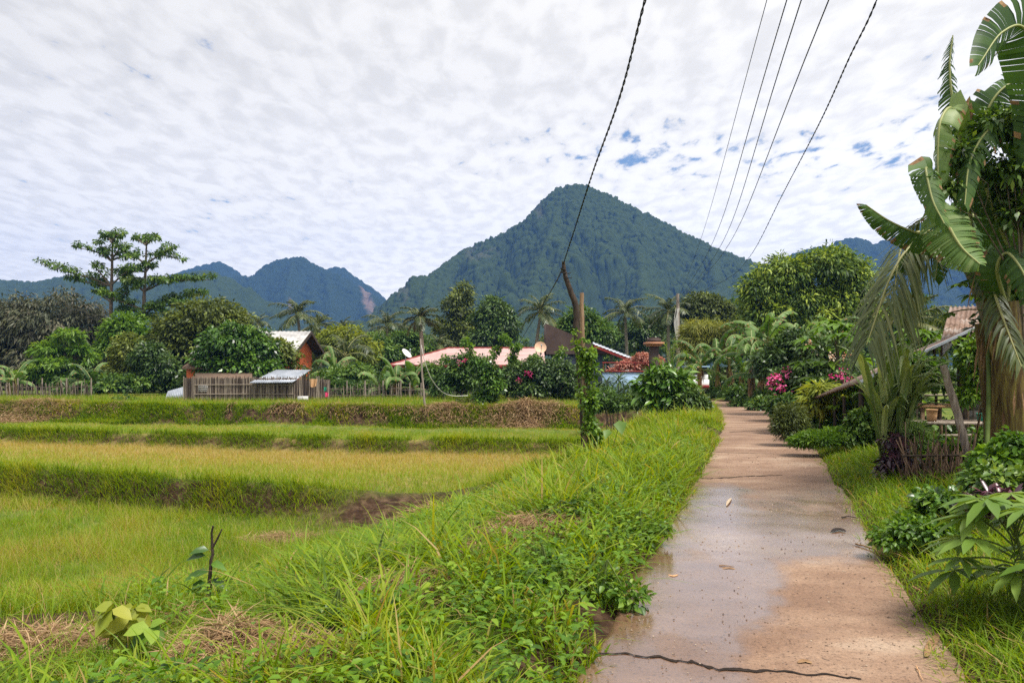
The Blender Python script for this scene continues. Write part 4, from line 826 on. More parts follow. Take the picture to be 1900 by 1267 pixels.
palm(1240, 580, 74, 'coconut palm beside the far utility pole', 20, 2.9, 0, (-.3, 0))
palm(478, 602, 90, 'small distant palm half hidden by the rounded olive tree', 12, 2.0, 0)
palm(640, 660, 62, 'low palm with long arching fronds right of the orange gable', 12, 3.2, 0, (-.4, 0))
palm(1690, 600, 34, 'palm with drooping fronds behind the tall cane grass', 14, 2.3, 0, (.2, 0), 1672)

# ================================================================== bananas
def stem(mb, b, tp, r0, r1, var=.5):
    b = np.asarray(b, float); tp = np.asarray(tp, float)
    q = spline([b - [0, 0, .1], b * .6 + tp * .4 + R.normal(0, .03, 3), tp], 14); tube(mb, q, np.linspace(r0, r1, 14) * R.uniform(.94, 1.06, 14), 10, var)
def banana(label, Y, stems, nleaf=8, L=2.2, W=.55, group='banana plants', v=.45, tear=.4, name='banana_plant', nseg=22, up=1.25):
    x0 = np.mean([s[0] for s in stems]); bx = (x0 - CX) * Y / F
    t = thing(name, label, 'banana plant', (bx, Y, basez(bx, Y)), group); z0 = t.location.z
    for px, py in stems:
        yy = Y + R.normal(0, .35); tp = P(px, py, yy); bb = np.array([tp[0] + R.normal(0, .12), yy, z0])
        m = MB(); stem(m, bb, tp, .11 * L / 2.2 + .02, .06 * L / 2.2 + .01, R.random()); m.build('pseudostem', M_stem, t, smooth=True)
        a0 = R.random() * 6
        m = MB(); n_ = 26; q_ = R.random(n_); b_ = bb + (tp - bb) * (.35 + .6 * q_)[:, None]; aa = R.uniform(0, 6.28, n_); lances(m, b_, np.stack([np.cos(aa) * .3, np.sin(aa) * .3, -1 + 0 * aa], 1), np.stack([np.cos(aa), np.sin(aa), 0 * aa], 1), R.uniform(.4, 1.0, n_) * L / 2.2, R.uniform(.04, .14, n_), 0, R.random(n_), .5, .3); m.build('dry_leaves', M_dead, t)
        for i in range(nleaf):
            a = a0 + i * 2.3; e = np.interp(i, [0, nleaf - 1], [up, .15]) + R.normal(0, .12); l = L * R.uniform(.75, 1.1); p = [tp - Z3 * .05 * i * L / 2.2]; el = e; bend = R.uniform(.25, .5)
            for k in range(6): p.append(p[-1] + np.array([math.cos(a) * math.cos(el), math.sin(a) * math.cos(el), math.sin(el)]) * l / 6 * (.9 if k else 1.1)); el -= bend * (.3 + .25 * k)
            m = MB(); blade(m, p, W * R.uniform(.8, 1.1), (.2 * math.cos(a), .2 * math.sin(a), 1), nseg, tear * R.uniform(.3, 1.5), R.uniform(.1, .6), .3, np.clip(v + R.normal(0, .12), 0, 1), .35, .022)
            m.build('leaf', [M_banana, M_midrib, M_dead], t)
    return t
banana('banana clump with broad upright leaves between the shed and the leaning pole', 43, [(705, 715), (735, 705), (765, 712)], 7, 1.9, .5, v=.5, tear=.15, up=1.4)
banana('banana plant with drooping leaves before the feathery tree on the left', 48, [(150, 700), (170, 705)], 7, 1.8, .5, v=.4)
banana('banana plant with a pale upright leaf at the left frame edge', 48, [(15, 705), (28, 700)], 6, 1.8, .5, v=.4)
banana('drooping banana plant behind the fence right of the orange gable', 52, [(620, 680)], 7, 2.4, .55, v=.4)
banana('leftmost dark banana clump arching over the far end of the path', 40, [(1300, 672), (1330, 655), (1352, 668), (1375, 690)], 8, 2.2, .5, v=.40, tear=.8)
banana('banana clump with a tall torn leaf in front of the big mango tree', 33, [(1395, 640), (1425, 625), (1415, 680)], 9, 2.3, .5, v=.45, tear=.8)
banana('banana plants right of the tall torn leaf, above the pink bougainvillea', 34, [(1470, 640), (1445, 660), (1500, 640)], 8, 1.9, .45, v=.48, tear=.75)
banana('small banana plant at the foot of the big mango tree', 42, [(1540, 620)], 7, 2.0, .5, v=.4)
# fan shaped young palm by the terrace
b = P(1245, 735, 37); t = thing('fan_palm', 'young palm with upright fan of leaves beside the brown pillar', 'palm', (b[0], b[1], basez(b[0], b[1])))
for dx, py, bend in ((-8, 645, -.2), (6, 640, .3), (20, 655, .9), (-22, 668, -.8), (30, 680, 1.3), (0, 655, .1)):
    m = MB(); s = np.array(t.location); e = P(1245 + dx, py, 37); frond(m, [s, s * .5 + e * .5 + [-.1 * bend, 0, .15], e, e + [.25 * bend, 0, -.1 * abs(bend)]], .42, 26, .05, .15, .6, .02, (0, 1), .6, False, .0); m.build('frond', [M_bright, M_frib], t)

# ================================================================== papaya
def papaya_leaf(mb, c, s, az, v, tilt=-.2, lw=.34):
    n = 9; th = np.linspace(-2.5, 2.5, n) + az; pr = np.array([.55, .75, .9, 1.0, 1.05, 1.0, .9, .75, .55])
    D = np.stack([np.cos(th), np.sin(th), np.full(n, tilt) + R.normal(0, .12, n)], 1); N = np.tile([0, 0, 1.], (n, 1)) + R.normal(0, .12, (n, 3))
    leaf6(mb, np.tile(c, (n, 1)), D, N, s * pr, s * lw, .22, np.clip(v + R.normal(0, .06, n), 0, 1), .35, .68, .9, .12)
def papaya(label, base, top, nl, LS, s, mat, v=.5, r=.09, name='papaya_tree', cat='papaya tree', group=None, spread=1.0, lw=.34):
    t = thing(name, label, cat, base, group); b = np.array(t.location); top = np.asarray(top, float)
    m = MB(); tube(m, spline([b - [0, 0, .1], (b + top) / 2 + [.06, 0, 0], top], 12), np.linspace(r, r * .6, 12), 8); m.build('trunk', M_bark if r > .04 else M_gstem, t, smooth=True)
    ms = MB(); ml = MB()
    for i in range(nl):
        a = i * 2.399 + R.normal(0, .2); e = np.interp(i, [0, nl - 1], [1.2, -.25]) + R.normal(0, .1); l = LS * R.uniform(.75, 1.1) * (.6 + .4 * min(1, i / 5)); st = top - Z3 * i * r * .8
        d = np.array([math.cos(a) * math.cos(e) * spread, math.sin(a) * math.cos(e) * spread, math.sin(e)]); c = st + d * l + Z3 * -.05 * l
        tube(ms, spline([st, st + d * l * .5 + Z3 * .04 * l, c], 6), [r * .13 + .004] * 6, 4, caps=False); papaya_leaf(ml, c, s * R.uniform(.8, 1.15), a, np.clip(v + R.normal(0, .12), 0, 1), -.15, lw)
    ms.build('leaf_stalks', M_gstem, t); ml.build('leaves', mat, t); return t
b = P(1552, 800, 20); b[2] = basez(b[0], 20)
papaya('papaya tree with bright green crown and slim trunk right of the path', b, P(1552, 632, 20), 34, .95, .46, M_bright, .35, .07)
b = P(1585, 800, 16.5); b[2] = basez(b[0], 16.5)
papaya('young papaya with a few thin yellow green leaves behind the fence posts', b, P(1583, 735, 16.5), 12, .4, .25, M_bright, .5, .025)
b = P(1700, 760, 19); b[2] = basez(b[0], 19)
papaya('papaya with dense bright crown seen past the hut roof', b, P(1706, 640, 19), 40, .75, .42, M_bright, .3, .07)

# ================================================================== the near banana clump at the right edge
NB = (6.25, 10.2); zb = basez(*NB); t = thing('banana_plant', 'huge near banana clump with shredded leaves and thick yellowish stems at the right edge', 'banana plant', (*NB, zb), 'banana plants')
for bp, tp, r0, r1 in (((1880, 10.3), (1832, 470, 10.3), .19, .12), ((1905, 10.0), (1868, 560, 10.0), .19, .13), ((1850, 10.6), (1822, 600, 10.6), .12, .09), ((1925, 10.7), (1890, 520, 10.7), .13, .09)):
    q = P(bp[0], 790, bp[1]); q[2] = zb; m = MB(); stem(m, q, P(*tp), r0, r1, R.random())
    m.build('pseudostem', M_stem, t, smooth=True)
    mm = MB(); tp_ = P(*tp); n = 26   # dry hanging sheaths
    fr = R.random(n); bb = q + (tp_ - q) * (.25 + .7 * fr)[:, None]; a = R.uniform(0, 2 * PI, n); o = np.stack([np.cos(a), np.sin(a), 0 * a], 1)
    lances(mm, bb + o * r0 * .95, np.stack([np.cos(a) * .25, np.sin(a) * .25, -1 + 0 * a], 1), o, R.uniform(.2, .6, n), R.uniform(.015, .05, n), .0, R.random(n), .5, .25); mm.build('dry_sheaths', M_dead, t)
def NBL(pts, W, nh, tear, fold, v, nseg=40, gap=.3, **k):
    nseg = max(nseg, 48)
    m = MB(); blade(m, [P(*q) for q in pts], W, nh, nseg, tear, fold, k.pop('foldv', .25), v, gap, .028, **k); return m.build('leaf', [M_banana, M_midrib, M_dead], t)  # low v puts the shade of backlit undersides into the leaf colour
# bare shredded leaf standing upright
NBL([(1815, 470, 10.2), (1800, 400, 10.1), (1790, 300, 9.9), (1768, 190, 9.8), (1762, 120, 9.8), (1768, 66, 9.8)], .40, (-.2, -1, .1), 1.0, .45, .15, 64, .9, slant=-.03, foldv=.5)
# pale folded leaf hanging left
NBL([(1790, 300, 9.9), (1768, 205, 9.7), (1745, 225, 9.5), (1740, 290, 9.45), (1742, 350, 9.4)], .46, (-.9, -.5, .2), .22, .5, .85, 22, .12, foldv=.5)
# leaf with arching midrib; paler tone of the right blade stands in for light
NBL([(1822, 470, 10.2), (1775, 420, 9.8), (1735, 350, 9.5), (1718, 312, 9.3), (1730, 370, 9.1), (1752, 415, 9.0)], .40, (-.5, -.7, .6), .6, .35, .4, 34, .35)
NBL([(1738, 372, 9.3), (1760, 420, 9.2), (1785, 460, 9.1), (1818, 490, 9.0)], .62, (-.35, -.75, .55), .75, .2, .62, 40, .4, foldv=.2)
# big leaf entering from the top right
NBL([(1920, 330, 9.3), (1935, 190, 9.1), (1905, 60, 8.9), (1860, 60, 8.7), (1815, 122, 8.5)], .68, (.1, -.9, -.35), .7, .15, .12, 34, .25, foldv=.12)
NBL([(1880, 480, 10), (1840, 380, 9.8), (1815, 280, 9.7), (1840, 190, 9.6), (1890, 150, 9.6), (1950, 170, 9.6)], .62, (-.3, -.95, .1), .75, .45, .15, 40, .5)
NBL([(1900, 470, 9.8), (1905, 330, 9.6), (1880, 230, 9.5), (1835, 240, 9.4), (1800, 300, 9.3), (1790, 380, 9.2)], .55, (-.4, -.7, .5), .7, .5, .22, 40, .4)
# leaf thrown out to the left, torn edge hanging
NBL([(1822, 500, 10.2), (1770, 450, 10.1), (1700, 432, 10.1), (1650, 410, 10.1), (1606, 380, 10.1)], .50, (0, -.35, 1), .9, 1.0, .3, 56, .7, foldv=.3)
NBL([(1835, 540, 10.2), (1800, 470, 10.5), (1740, 440, 10.8), (1690, 455, 11.0), (1650, 510, 11.1)], .60, (-.2, -.3, 1), .9, .95, .3, 56, .65)
NBL([(1868, 560, 10), (1885, 460, 9.9), (1915, 420, 9.8), (1960, 440, 9.7)], .8, (0, -.6, .8), .3, .35, .5, 26, .25)
NBL([(1868, 570, 10), (1850, 500, 9.7), (1870, 470, 9.5), (1905, 520, 9.3), (1920, 600, 9.2)], .5, (-.3, -.7, .5), .7, .5, .2, 34, .45)
NBL([(1890, 540, 10.7), (1850, 430, 11.0), (1790, 400, 11.3), (1750, 440, 11.5), (1735, 520, 11.6)], .7, (-.3, -.4, 1), .6, .5, .3, 30, .35)
NBL([(1832, 480, 10.3), (1800, 440, 10.8), (1830, 330, 11.2), (1880, 300, 11.5)], .7, (-.2, -.8, .3), .5, .4, .25, 26, .3)
# near coconut, its fronds hang down across the hut
cp = (7.25, 11.6); t2 = thing('coconut_palm', 'near coconut palm whose fronds droop over the hut and the cane grass', 'palm tree', (*cp, basez(*cp)), None)
top = P(1795, 470, 11.4); m = MB(); tube(m, spline([np.array(t2.location) - [0, 0, .1], (np.array(t2.location) * [.55, .5, .45] + top * [.45, .5, .55]) + [.12, 0, 0], top], 14), np.linspace(.17, .12, 14), 9); m.build('trunk', M_palmbark, t2, smooth=True)
for pts, LL, v in (([(1795, 472, 11.4), (1740, 440, 11), (1685, 462, 10.6), (1650, 520, 10.3), (1625, 590, 10.1), (1608, 640, 10.0)], .66, .6), ([(1795, 472, 11.4), (1735, 430, 11.4), (1680, 445, 11.2), (1662, 520, 11.0), (1660, 600, 10.9)], .62, .65), ([(1795, 472, 11.4), (1760, 440, 12), (1700, 470, 12.4), (1680, 560, 12.6)], .6, .35),
    ([(1800, 480, 11.4), (1830, 500, 10.4), (1850, 560, 9.8), (1872, 620, 9.4), (1895, 680, 9.2)], .26, .45), ([(1795, 470, 11.4), (1800, 400, 11.8), (1850, 330, 12), (1910, 320, 12.2)], .6, .4), ([(1795, 472, 11.4), (1850, 420, 12), (1900, 440, 12), (1940, 500, 12)], .6, .35), ([(1795, 472, 11.4), (1770, 420, 12.4), (1730, 400, 13), (1690, 420, 13.4)], .6, .35)):
    m = MB(); frond(m, [P(*q) for q in pts], LL, 46, .036, 1.05, v, .027, (0, 1), .85, True, .12); m.build('frond', [M_palm, M_frib], t2)
# vine and leaves around it
tree('leafy_tree', 'dark leafy tree draped with vines among the near banana leaves', 9.5, [(1785, 290, 20, 30), (1772, 345, 20, 24), (1855, 228, 36, 18), (1895, 235, 36, 26), (1880, 320, 44, 30), (1850, 370, 34, 26, .4), (1900, 400, 40, 36), (1915, 520, 40, 50, .6)], 5600, .10, .042, M_green, r0=.022, cr=.17, v0=.42, vs=.3, base=1925, per=16)
tree('leafy_tree', 'dark tree filling the right frame edge behind the thick banana stems', 15, [(1870, 640, 50, 60), (1920, 560, 60, 80), (1930, 700, 60, 60), (1880, 450, 60, 70), (1930, 380, 50, 70)], 11000, .2, .09, M_dark, r0=.1, cr=.35, v0=.4, base=1960)
b = P(1826, 790, 9.8); b[2] = basez(b[0], 9.8)
papaya('papaya with deep cut dark leaves between the banana stems and the hut', b, P(1826, 540, 10.6), 12, .42, .22, M_green, .6, .035)
# --- tall cane grass
b = (5.32, 11.1); t = thing('cane_grass', 'tall clump of cane grass with long arching leaves beside the hut', 'cane grass', (*b, basez(*b))); m = MB(); ms = MB(); b0 = np.array(t.location)
for i in range(17):
    a = R.uniform(0, 2 * PI); l = R.uniform(.8, 1.35); s0 = b0 + np.array([R.normal(0, .09), R.normal(0, .09), -.05]); s1 = s0 + np.array([math.cos(a) * .16 - .04, math.sin(a) * .12, l]); tube(ms, [s0, (s0 + s1) / 2, s1], [.016, .014, .009], 6)
    for k in range(5):
        a2 = a + R.normal(0, 1.2) if R.random() < .6 else R.normal(-.3, .6); e = R.uniform(1.15, 1.5); q = [s0 + (s1 - s0) * (.55 + .45 * k / 4)]; LL = R.uniform(.75, 1.35); bd = R.uniform(.02, .10)
        for j in range(7): q.append(q[-1] + np.array([math.cos(a2) * math.cos(e), math.sin(a2) * math.cos(e), math.sin(e)]) * LL / 7); e -= bd * (1 + j * 1.15)
        blade(m, q, R.uniform(.07, .12), (.3 * math.cos(a2), .3 * math.sin(a2), 1), 12, 0, .2, .05, np.clip(R.normal(.5, .16), 0, 1), 0, .004, slant=0, prof=[.6, 1, 1, .85, .5, .08], mats=(0, 1))
M_cane = leaf_mat('cane_leaf', [(.07, .13, .03), (.14, .22, .06), (.26, .34, .12), (.42, .48, .24)], .35, .4, .5)
ms.build('stems', M_gstem, t); m.build('leaves', [M_cane, M_midrib], t)
# ================================================================== materials of built things
M_orange = noise_mat('orange_paint', [(.42, .085, .03), (.60, .14, .05), (.66, .20, .09)], 1.5, .8, .15)
M_white = noise_mat('white_sheet', [(.55, .55, .55), (.72, .72, .71), (.80, .80, .79)], 1.2, .5, .05)
M_roof = noise_mat('faded_white_roof', [(.26, .25, .24), (.42, .41, .40), (.52, .51, .50)], 1.6, .6, .1)
M_tin = noise_mat('grey_tin', [(.20, .22, .25), (.34, .37, .42), (.46, .48, .52)], 1.5, .4, .1, metallic=.35, spec=.5)
M_rust = noise_mat('rusty_tin', [(.10, .055, .035), (.22, .14, .10), (.40, .36, .33)], 2.0, .6, .15, metallic=.2)
M_pink = noise_mat('pink_roof', [(.36, .22, .205), (.43, .28, .26), (.50, .35, .32)], .8, .6, .05, (.5, 3, 1))
M_dred = noise_mat('dark_red_paint', [(.16, .02, .02), (.26, .035, .03)], 3, .6, .05)
M_brown = noise_mat('brown_plaster', [(.055, .038, .034), (.075, .053, .046), (.095, .07, .06)], .8, .9, .1)
M_terra = noise_mat('tan_coping', [(.36, .17, .10), (.48, .25, .15)], 4, .8, .1)
M_blue = noise_mat('pale_blue_paint', [(.24, .36, .52), (.33, .46, .62)], 1.5, .7, .05)
M_slate = noise_mat('slate_blue', [(.07, .09, .13), (.10, .13, .18)], 2, .6, .05)
M_wall = noise_mat('pale_plaster', [(.42, .41, .40), (.55, .54, .52)], 1, .85, .1)
M_thatch = noise_mat('thatch', [(.07, .045, .03), (.15, .10, .07), (.22, .16, .11)], 7, .95, .8, (1, 1, 6))
M_bam = noise_mat('weathered_bamboo', [(.06, .045, .035), (.16, .125, .10), (.29, .24, .19)], 3, .85, .4, (6, 6, .7), useattr=.7)
M_wood = noise_mat('weathered_wood', [(.12, .09, .075), (.27, .22, .185), (.42, .355, .31)], 5, .85, .7, (6, 6, .5))
M_dwood = noise_mat('dark_wood', [(.018, .013, .010), (.05, .036, .027), (.09, .066, .05)], 5, .85, .7, (6, 6, .5))
M_twood = noise_mat('tan_wood', [(.16, .10, .06), (.28, .18, .11), (.38, .27, .18)], 5, .8, .6, (6, 6, .5))
M_block = noise_mat('grey_blocks', [(.12, .11, .10), (.22, .205, .19), (.30, .28, .26)], 3, .9, .5)
M_wire = noise_mat('black_wire', [(.010, .010, .011), (.025, .025, .025)], 3, .6, 0)
M_wwire = noise_mat('pale_cable', [(.5, .48, .46), (.65, .63, .6)], 3, .6, 0)
M_cream = noise_mat('cream_dish', [(.55, .33, .22), (.68, .47, .33)], 6, .5, 0)
M_tan = noise_mat('tan_cloth', [(.42, .23, .11), (.58, .36, .20)], 8, .9, .3)
M_pinkc = noise_mat('pink_cloth', [(.55, .04, .12), (.75, .10, .22)], 6, .9, .1)
M_grn = noise_mat('green_plastic', [(.02, .20, .12), (.04, .32, .20)], 6, .4, 0)
M_glass = noise_mat('dark_window', [(.012, .014, .018), (.03, .035, .045)], 2, .15, 0, spec=.7)
M_tire = noise_mat('rubber', [(.012, .012, .012), (.03, .03, .03)], 6, .9, 0)

def part(parent, name, mats, fn, smooth=False):
    m = MB(); fn(m); return m.build(name, mats, parent, smooth=smooth)
def prism(mb, poly, dv, var=.5, mat=0):
    """extrude a 3D polygon by vector dv"""
    p = np.asarray(poly, float); n = len(p); c = p.mean(0); V = np.vstack([p, p + dv, c, c + dv]); k = np.arange(n); j = (k + 1) % n
    mb.add(V, np.stack([k, j, j + n, k + n], 1), var, mat); mb.add(V, np.stack([j, k, 0 * k + 2 * n], 1), var, mat); mb.add(V, np.stack([k + n, j + n, 0 * k + 2 * n + 1], 1), var, mat)

# ---------------------------------------------------------------- orange house
t = thing('house', 'orange house with a white sheet roof half hidden behind green trees', 'house', (-17.7, 56.5, -.12), 'houses beyond the terraces'); X0, X1, Y0, Y1, ze, zr = -20.4, -15, 53.2, 59.8, 2.9, 4.12
w = part(t, 'wall', M_orange, lambda m: (prism(m, [(X0, Y0, -.2), (X0, Y1, -.2), (X0, Y1, ze), (X0, (Y0 + Y1) / 2, zr - .12), (X0, Y0, ze)], (X1 - X0, 0, 0))))
def rf(m):
    for ya, yb in ((Y0 - 1.2, 56.5), (Y1 + 1.7, 56.5)):
        za = zr - abs(ya - 56.5) * (zr - ze) / 3.3 + .03; sheet(m, [(X0 - .6, ya, za), (X1 + .8, ya, za), (X1 + .8, yb, zr + .03), (X0 - .6, yb, zr + .03)], .05, .5, 0, corr=.02, pitch=.3)
part(t, 'roof', M_roof, rf)
def rake(m):
    for ya in (Y0 - 1.2, Y1 + 1.7):
        za = zr - abs(ya - 56.5) * (zr - ze) / 3.3; d = .2; x = X1 + .82; prism(m, [(x, ya, za + .04), (x, 56.5, zr + .04), (x, 56.5, zr - d), (x, ya, za - d)], (-.05, 0, 0))
        x = X1 + .04; prism(m, [(x, ya, za - .05), (x, 56.5, zr - .05), (x, 56.5, zr - .12), (x, ya, za - .12)], (.72, 0, 0))
part(t, 'rake_board', M_dwood, rake)
def window(t, c, s):
    ax = 0 if s[0] < s[1] else 1; c = np.array(c, float); s = np.array(s, float); w_ = MB(); h_ = s.copy(); h_[2] = .07; v_ = s.copy(); v_[1 - ax] = .07; v_[2] -= .14
    for k in (-1, 1): box(w_, c + [0, 0, k * (s[2] / 2 - .035)], h_)
    for k in (-1, 0, 1): o_ = np.zeros(3); o_[1 - ax] = k * (s[1 - ax] / 2 - .035); box(w_, c + o_, v_)
    f_ = w_.build('window', M_wood, t); p_ = s * .9; p_[ax] = s[ax] * .5; w_ = MB(); box(w_, c, p_); w_.build('pane', M_glass, f_)
window(t, (X1 + .02, 57.3, 1.3), (.08, 1.0, .9)); window(t, (-18.2, Y0 - .02, 1.4), (1.1, .08, .9))
# ---------------------------------------------------------------- thatched hut
t = thing('thatched_hut', 'small brown thatched hut beneath the glossy round tree', 'hut', (P(392, 0, 47)[0], 47, -.12)); a, b_ = P(346, 0, 46)[0], P(438, 0, 46)[0]
part(t, 'wall', M_orange, lambda m: box(m, ((a + b_) / 2, 47.3, .75), (b_ - a, 2.6, 1.75)))
def hip(m):
    e = P(338, 681, 45.6); e2 = P(450, 681, 45.6); r1 = P(362, 663, 47.2); r2 = P(425, 663, 47.2); g = e.copy(); g[1] = 49; g2 = e2.copy(); g2[1] = 49
    m.add([e, e2, r2, r1, g, g2], [[0, 1, 2, 3], [5, 4, 3, 2]], .5); m.add([e, e2, r2, r1, g, g2], [[4, 0, 3], [1, 5, 2]], .5); V = np.array([e, e2, g2, g]); m.add(V - [0, 0, .12], [[0, 1, 2, 3]], .5); prism(m, [e, e2, e2 - [0, 0, .12], e - [0, 0, .12]], (0, .02, 0))
part(t, 'roof', M_thatch, hip)
part(t, 'lean_to_roof', M_thatch, lambda m: sheet(m, [P(362, 703, 43.2), P(468, 703, 43.2), P(468, 692, 45), P(362, 692, 45)], .1))
# ---------------------------------------------------------------- bamboo shed
def sticks(m, p0, p1, z0, h, n, r, jit=.03, hj=.1, lean=.03, sides=5):
    p0 = np.asarray(p0, float); p1 = np.asarray(p1, float)
    for i in range(n):
        q = p0 + (p1 - p0) * ((i + .5 + R.normal(0, .12)) / n); hh = (h(i / n) if callable(h) else h) * (1 + R.normal(0, hj)); dx, dy = R.normal(0, lean, 2); rr = r * R.uniform(.7, 1.25)
        tube(m, [(q[0], q[1] + R.normal(0, jit), z0), (q[0] + dx * .5, q[1] + dy * .5, z0 + hh * .5), (q[0] + dx, q[1] + dy, z0 + hh)], [rr, rr, rr * .85], sides, R.random(), caps=False)
Ys = 40.5; sx = lambda px: (px - CX) * Ys / F
t = thing('bamboo_shed', 'low shed of vertical bamboo slats with a grey tin roof at its right end', 'shed', (sx(455), Ys, -.12))
part(t, 'wall', M_bam, lambda m: (sticks(m, (sx(340), Ys), (sx(548), Ys), -.3, 1.40, 165, .020, .006, .03, .01), box(m, (sx(444), Ys + .08, .40), (sx(548) - sx(340), .04, 1.3), var=.05)))
part(t, 'side_wall', M_bam, lambda m: (sticks(m, (sx(546), Ys - .05), (sx(602), Ys + 1.2), -.3, lambda u: 1.55 - abs(u - .35) * .55, 52, .019, .01, .05, .03), box(m, (sx(574), Ys + .66, .40), (1.95, .04, 1.15), math.atan2(1.25, sx(602) - sx(546)), .05)))
part(t, 'rail', M_bam, lambda m: [tube(m, [(sx(362), Ys - .04, z), (sx(470), Ys - .05, z + .02), (sx(545), Ys - .04, z)], .018, 5, .8) for z in (.25, .72)])
part(t, 'roof', M_tin, lambda m: sheet(m, [P(462, 710, Ys - .35), P(543, 709, Ys - .35), P(577, 686, Ys + 1.3), P(512, 686, Ys + 1.3)], .015, corr=.012, pitch=.12))
def lat_(m):
    for i in range(5): box(m, (sx(370 + i * 3.8), Ys - .06, P(0, 720, Ys)[2]), (.018, .02, .29))
    for j in range(4): box(m, (sx(377.6), Ys - .078, P(0, 715 + j * 3.3, Ys)[2]), (.44, .012, .018))
part(t, 'vent_lattice', M_wall, lat_)
t0 = MB(); q0 = P(322, 742, 42); q0[2] = -.15
sheet(t0, [q0 + [-.5, 0, 0], q0 + [.5, 0, 0], q0 + [.45, .35, .75], q0 + [-.45, .35, .5]], .01, corr=.012, pitch=.1); tag(t0.build('metal_sheet', M_tin, origin=q0), 'white metal sheet leaning at the left end of the bamboo shed', 'metal sheet')
q0 = P(562, 742, 40); q0[2] = basez(q0[0], q0[1]); t0 = MB(); box(t0, q0 + [0, 0, .17], (.52, .05, .32)); box(t0, q0 + [0, -.03, .17], (.54, .02, .03)); box(t0, q0 + [.0, -.03, .17], (.03, .02, .34)); tag(t0.build('white_panel', M_wall, origin=q0), 'small white panel propped on the ground before the shed side wall', 'panel')
def cloth(name, lab, px, py, w, h, Y, mat):
    q = P(px, py, Y); u = np.linspace(-1, 1, 9); vv = np.linspace(0, 1, 7); U, V_ = np.meshgrid(u, vv); X = q[0] + U * w / 2 * (1 - .25 * V_); Yy = q[1] + .07 * np.sin(U * 5 + V_) * (.4 + V_) ; Z = q[2] - V_ * h * (1 - .15 * U * U); m = MB(); i = np.arange(63).reshape(7, 9)
    f = np.stack([i[:-1, :-1], i[:-1, 1:], i[1:, 1:], i[1:, :-1]], -1).reshape(-1, 4); A = np.stack([X, Yy, Z], -1).reshape(-1, 3); m.add(np.vstack([A, A + [0, .03, 0]]), np.vstack([f, f[:, ::-1] + 63])); tag(m.build(name, mat, smooth=True, origin=q), lab, 'cloth')
cloth('hanging_cloth', 'tan cloth hanging on the right corner of the bamboo shed', 581, 703, .42, .42, 40.1, M_tan)
cloth('hanging_cloth', 'bright pink cloth hanging low on the bamboo fence', 606, 728, .2, .24, 40.6, M_pinkc)
cloth('hanging_cloth', 'small green cloth hanging above the pink cloth on the bamboo fence', 603, 718, .16, .22, 40.62, M_grn)
# ---------------------------------------------------------------- bamboo fences
def fence(lab, pa, pb, n, h, r, lean=.05):
    pa = np.array(pa); pb = np.array(pb); c = (pa + pb) / 2; z = basez(*c); t = thing('bamboo_fence', lab, 'fence', (*c, z), 'bamboo fences along the far terrace')
    part(t, 'pickets', M_bam, lambda m: sticks(m, pa, pb, z - .15, h, n, r, .02, .13, lean))
    d = pb - pa
    for hh in (.3, .7): part(t, 'rail', M_bam, lambda m: tube(m, [(*pa, z + h * hh), (*(c + R.normal(0, .03, 2)), z + h * hh - .03), (*pb, z + h * hh)], .022, 5, .3))
    for q in np.linspace(0, 1, 5): part(t, 'post', M_wood, lambda m: tube(m, [(*(pa + d * q), z - .2), (*(pa + d * q), z + h * 1.2)], .035, 6, R.random()))
fence('bamboo picket fence between the shed and the banana clump', (sx(602), 41.4), (sx(735), 42.2), 62, .85, .016)
fence('ragged bamboo picket fence under the dusky mango tree at the left edge', (-28.6, 44), (-23.0, 43.6), 95, .95, .02, .08)
fence('low bamboo fence behind the leaning pole, right of the banana clump', (-6.0, 42.2), (-3.6, 42.0), 30, .75, .014)
# ---------------------------------------------------------------- pink roofed house
t = thing('house', 'long low house with a faded pink hip roof behind the hedge', 'house', (P(870, 0, 53)[0], 53, -.12), 'houses beyond the terraces'); A, B_, C_, D_ = P(724, 676, 49.5), P(1012, 676, 49.5), P(1012, 676, 49.5), None
e1, e2 = P(722, 677, 49.5), P(1013, 677, 49.5); r1, r2 = P(832, 646, 53.5), P(1000, 646, 53.5); r2[0] = e2[0]; b1, b2 = e1 + [0, 8, 0], e2 + [0, 8, 0]
def hip2(m):
    n = 70; u = np.linspace(0, 1, n + 1)
    lo = e1 + (e2 - e1) * u[:, None]; hi = r1 + (r2 - r1) * np.clip((lo[:, :1] - r1[0]) / (r2[0] - r1[0]), 0, 1); tt = np.clip((lo[:, :1] - e1[0]) / (r1[0] - e1[0]), 0, 1); hi = np.where(tt < 1, e1 + (r1 - e1) * tt, hi); hi[:, 0] = lo[:, 0]
    rib = (np.arange(n + 1) % 3 == 0) * .018; lo[:, 2] += rib; hi[:, 2] += rib; k = np.arange(n); m.add(np.vstack([lo, hi]), np.stack([k, k + 1, k + n + 2, k + n + 1], 1), .5)
    m.add([e1, r1, b1], [[0, 1, 2]], .5); m.add([b1, r1, r2, b2], [[0, 1, 2, 3]], .5); m.add([e1 - [0, 0, .06], e2 - [0, 0, .06], b2 - [0, 0, .06], b1 - [0, 0, .06]], [[3, 2, 1, 0]], .5); m.add([e2, r2, b2], [[0, 2, 1]], .5)
part(t, 'roof', M_pink, hip2)
part(t, 'ridge_cap', M_dred, lambda m: tube(m, [e1 + [0, 0, .02], r1 + [0, 0, .02], r2 + [0, 0, .02]], .05, 5))
part(t, 'fascia', M_dred, lambda m: box(m, (e1 + e2) / 2 + [0, -.03, -.10], (e2[0] - e1[0], .05, .24)))
part(t, 'wall', M_wall, lambda m: box(m, ((e1[0] + e2[0]) / 2 + .3, 53.6, .78), (e2[0] - e1[0] - 1.2, 7, 1.85)))
for px in (770, 850, 930, 985): window(t, ((px - CX) * 50.06 / F, 50.06, .95), (.95, .1, .8))
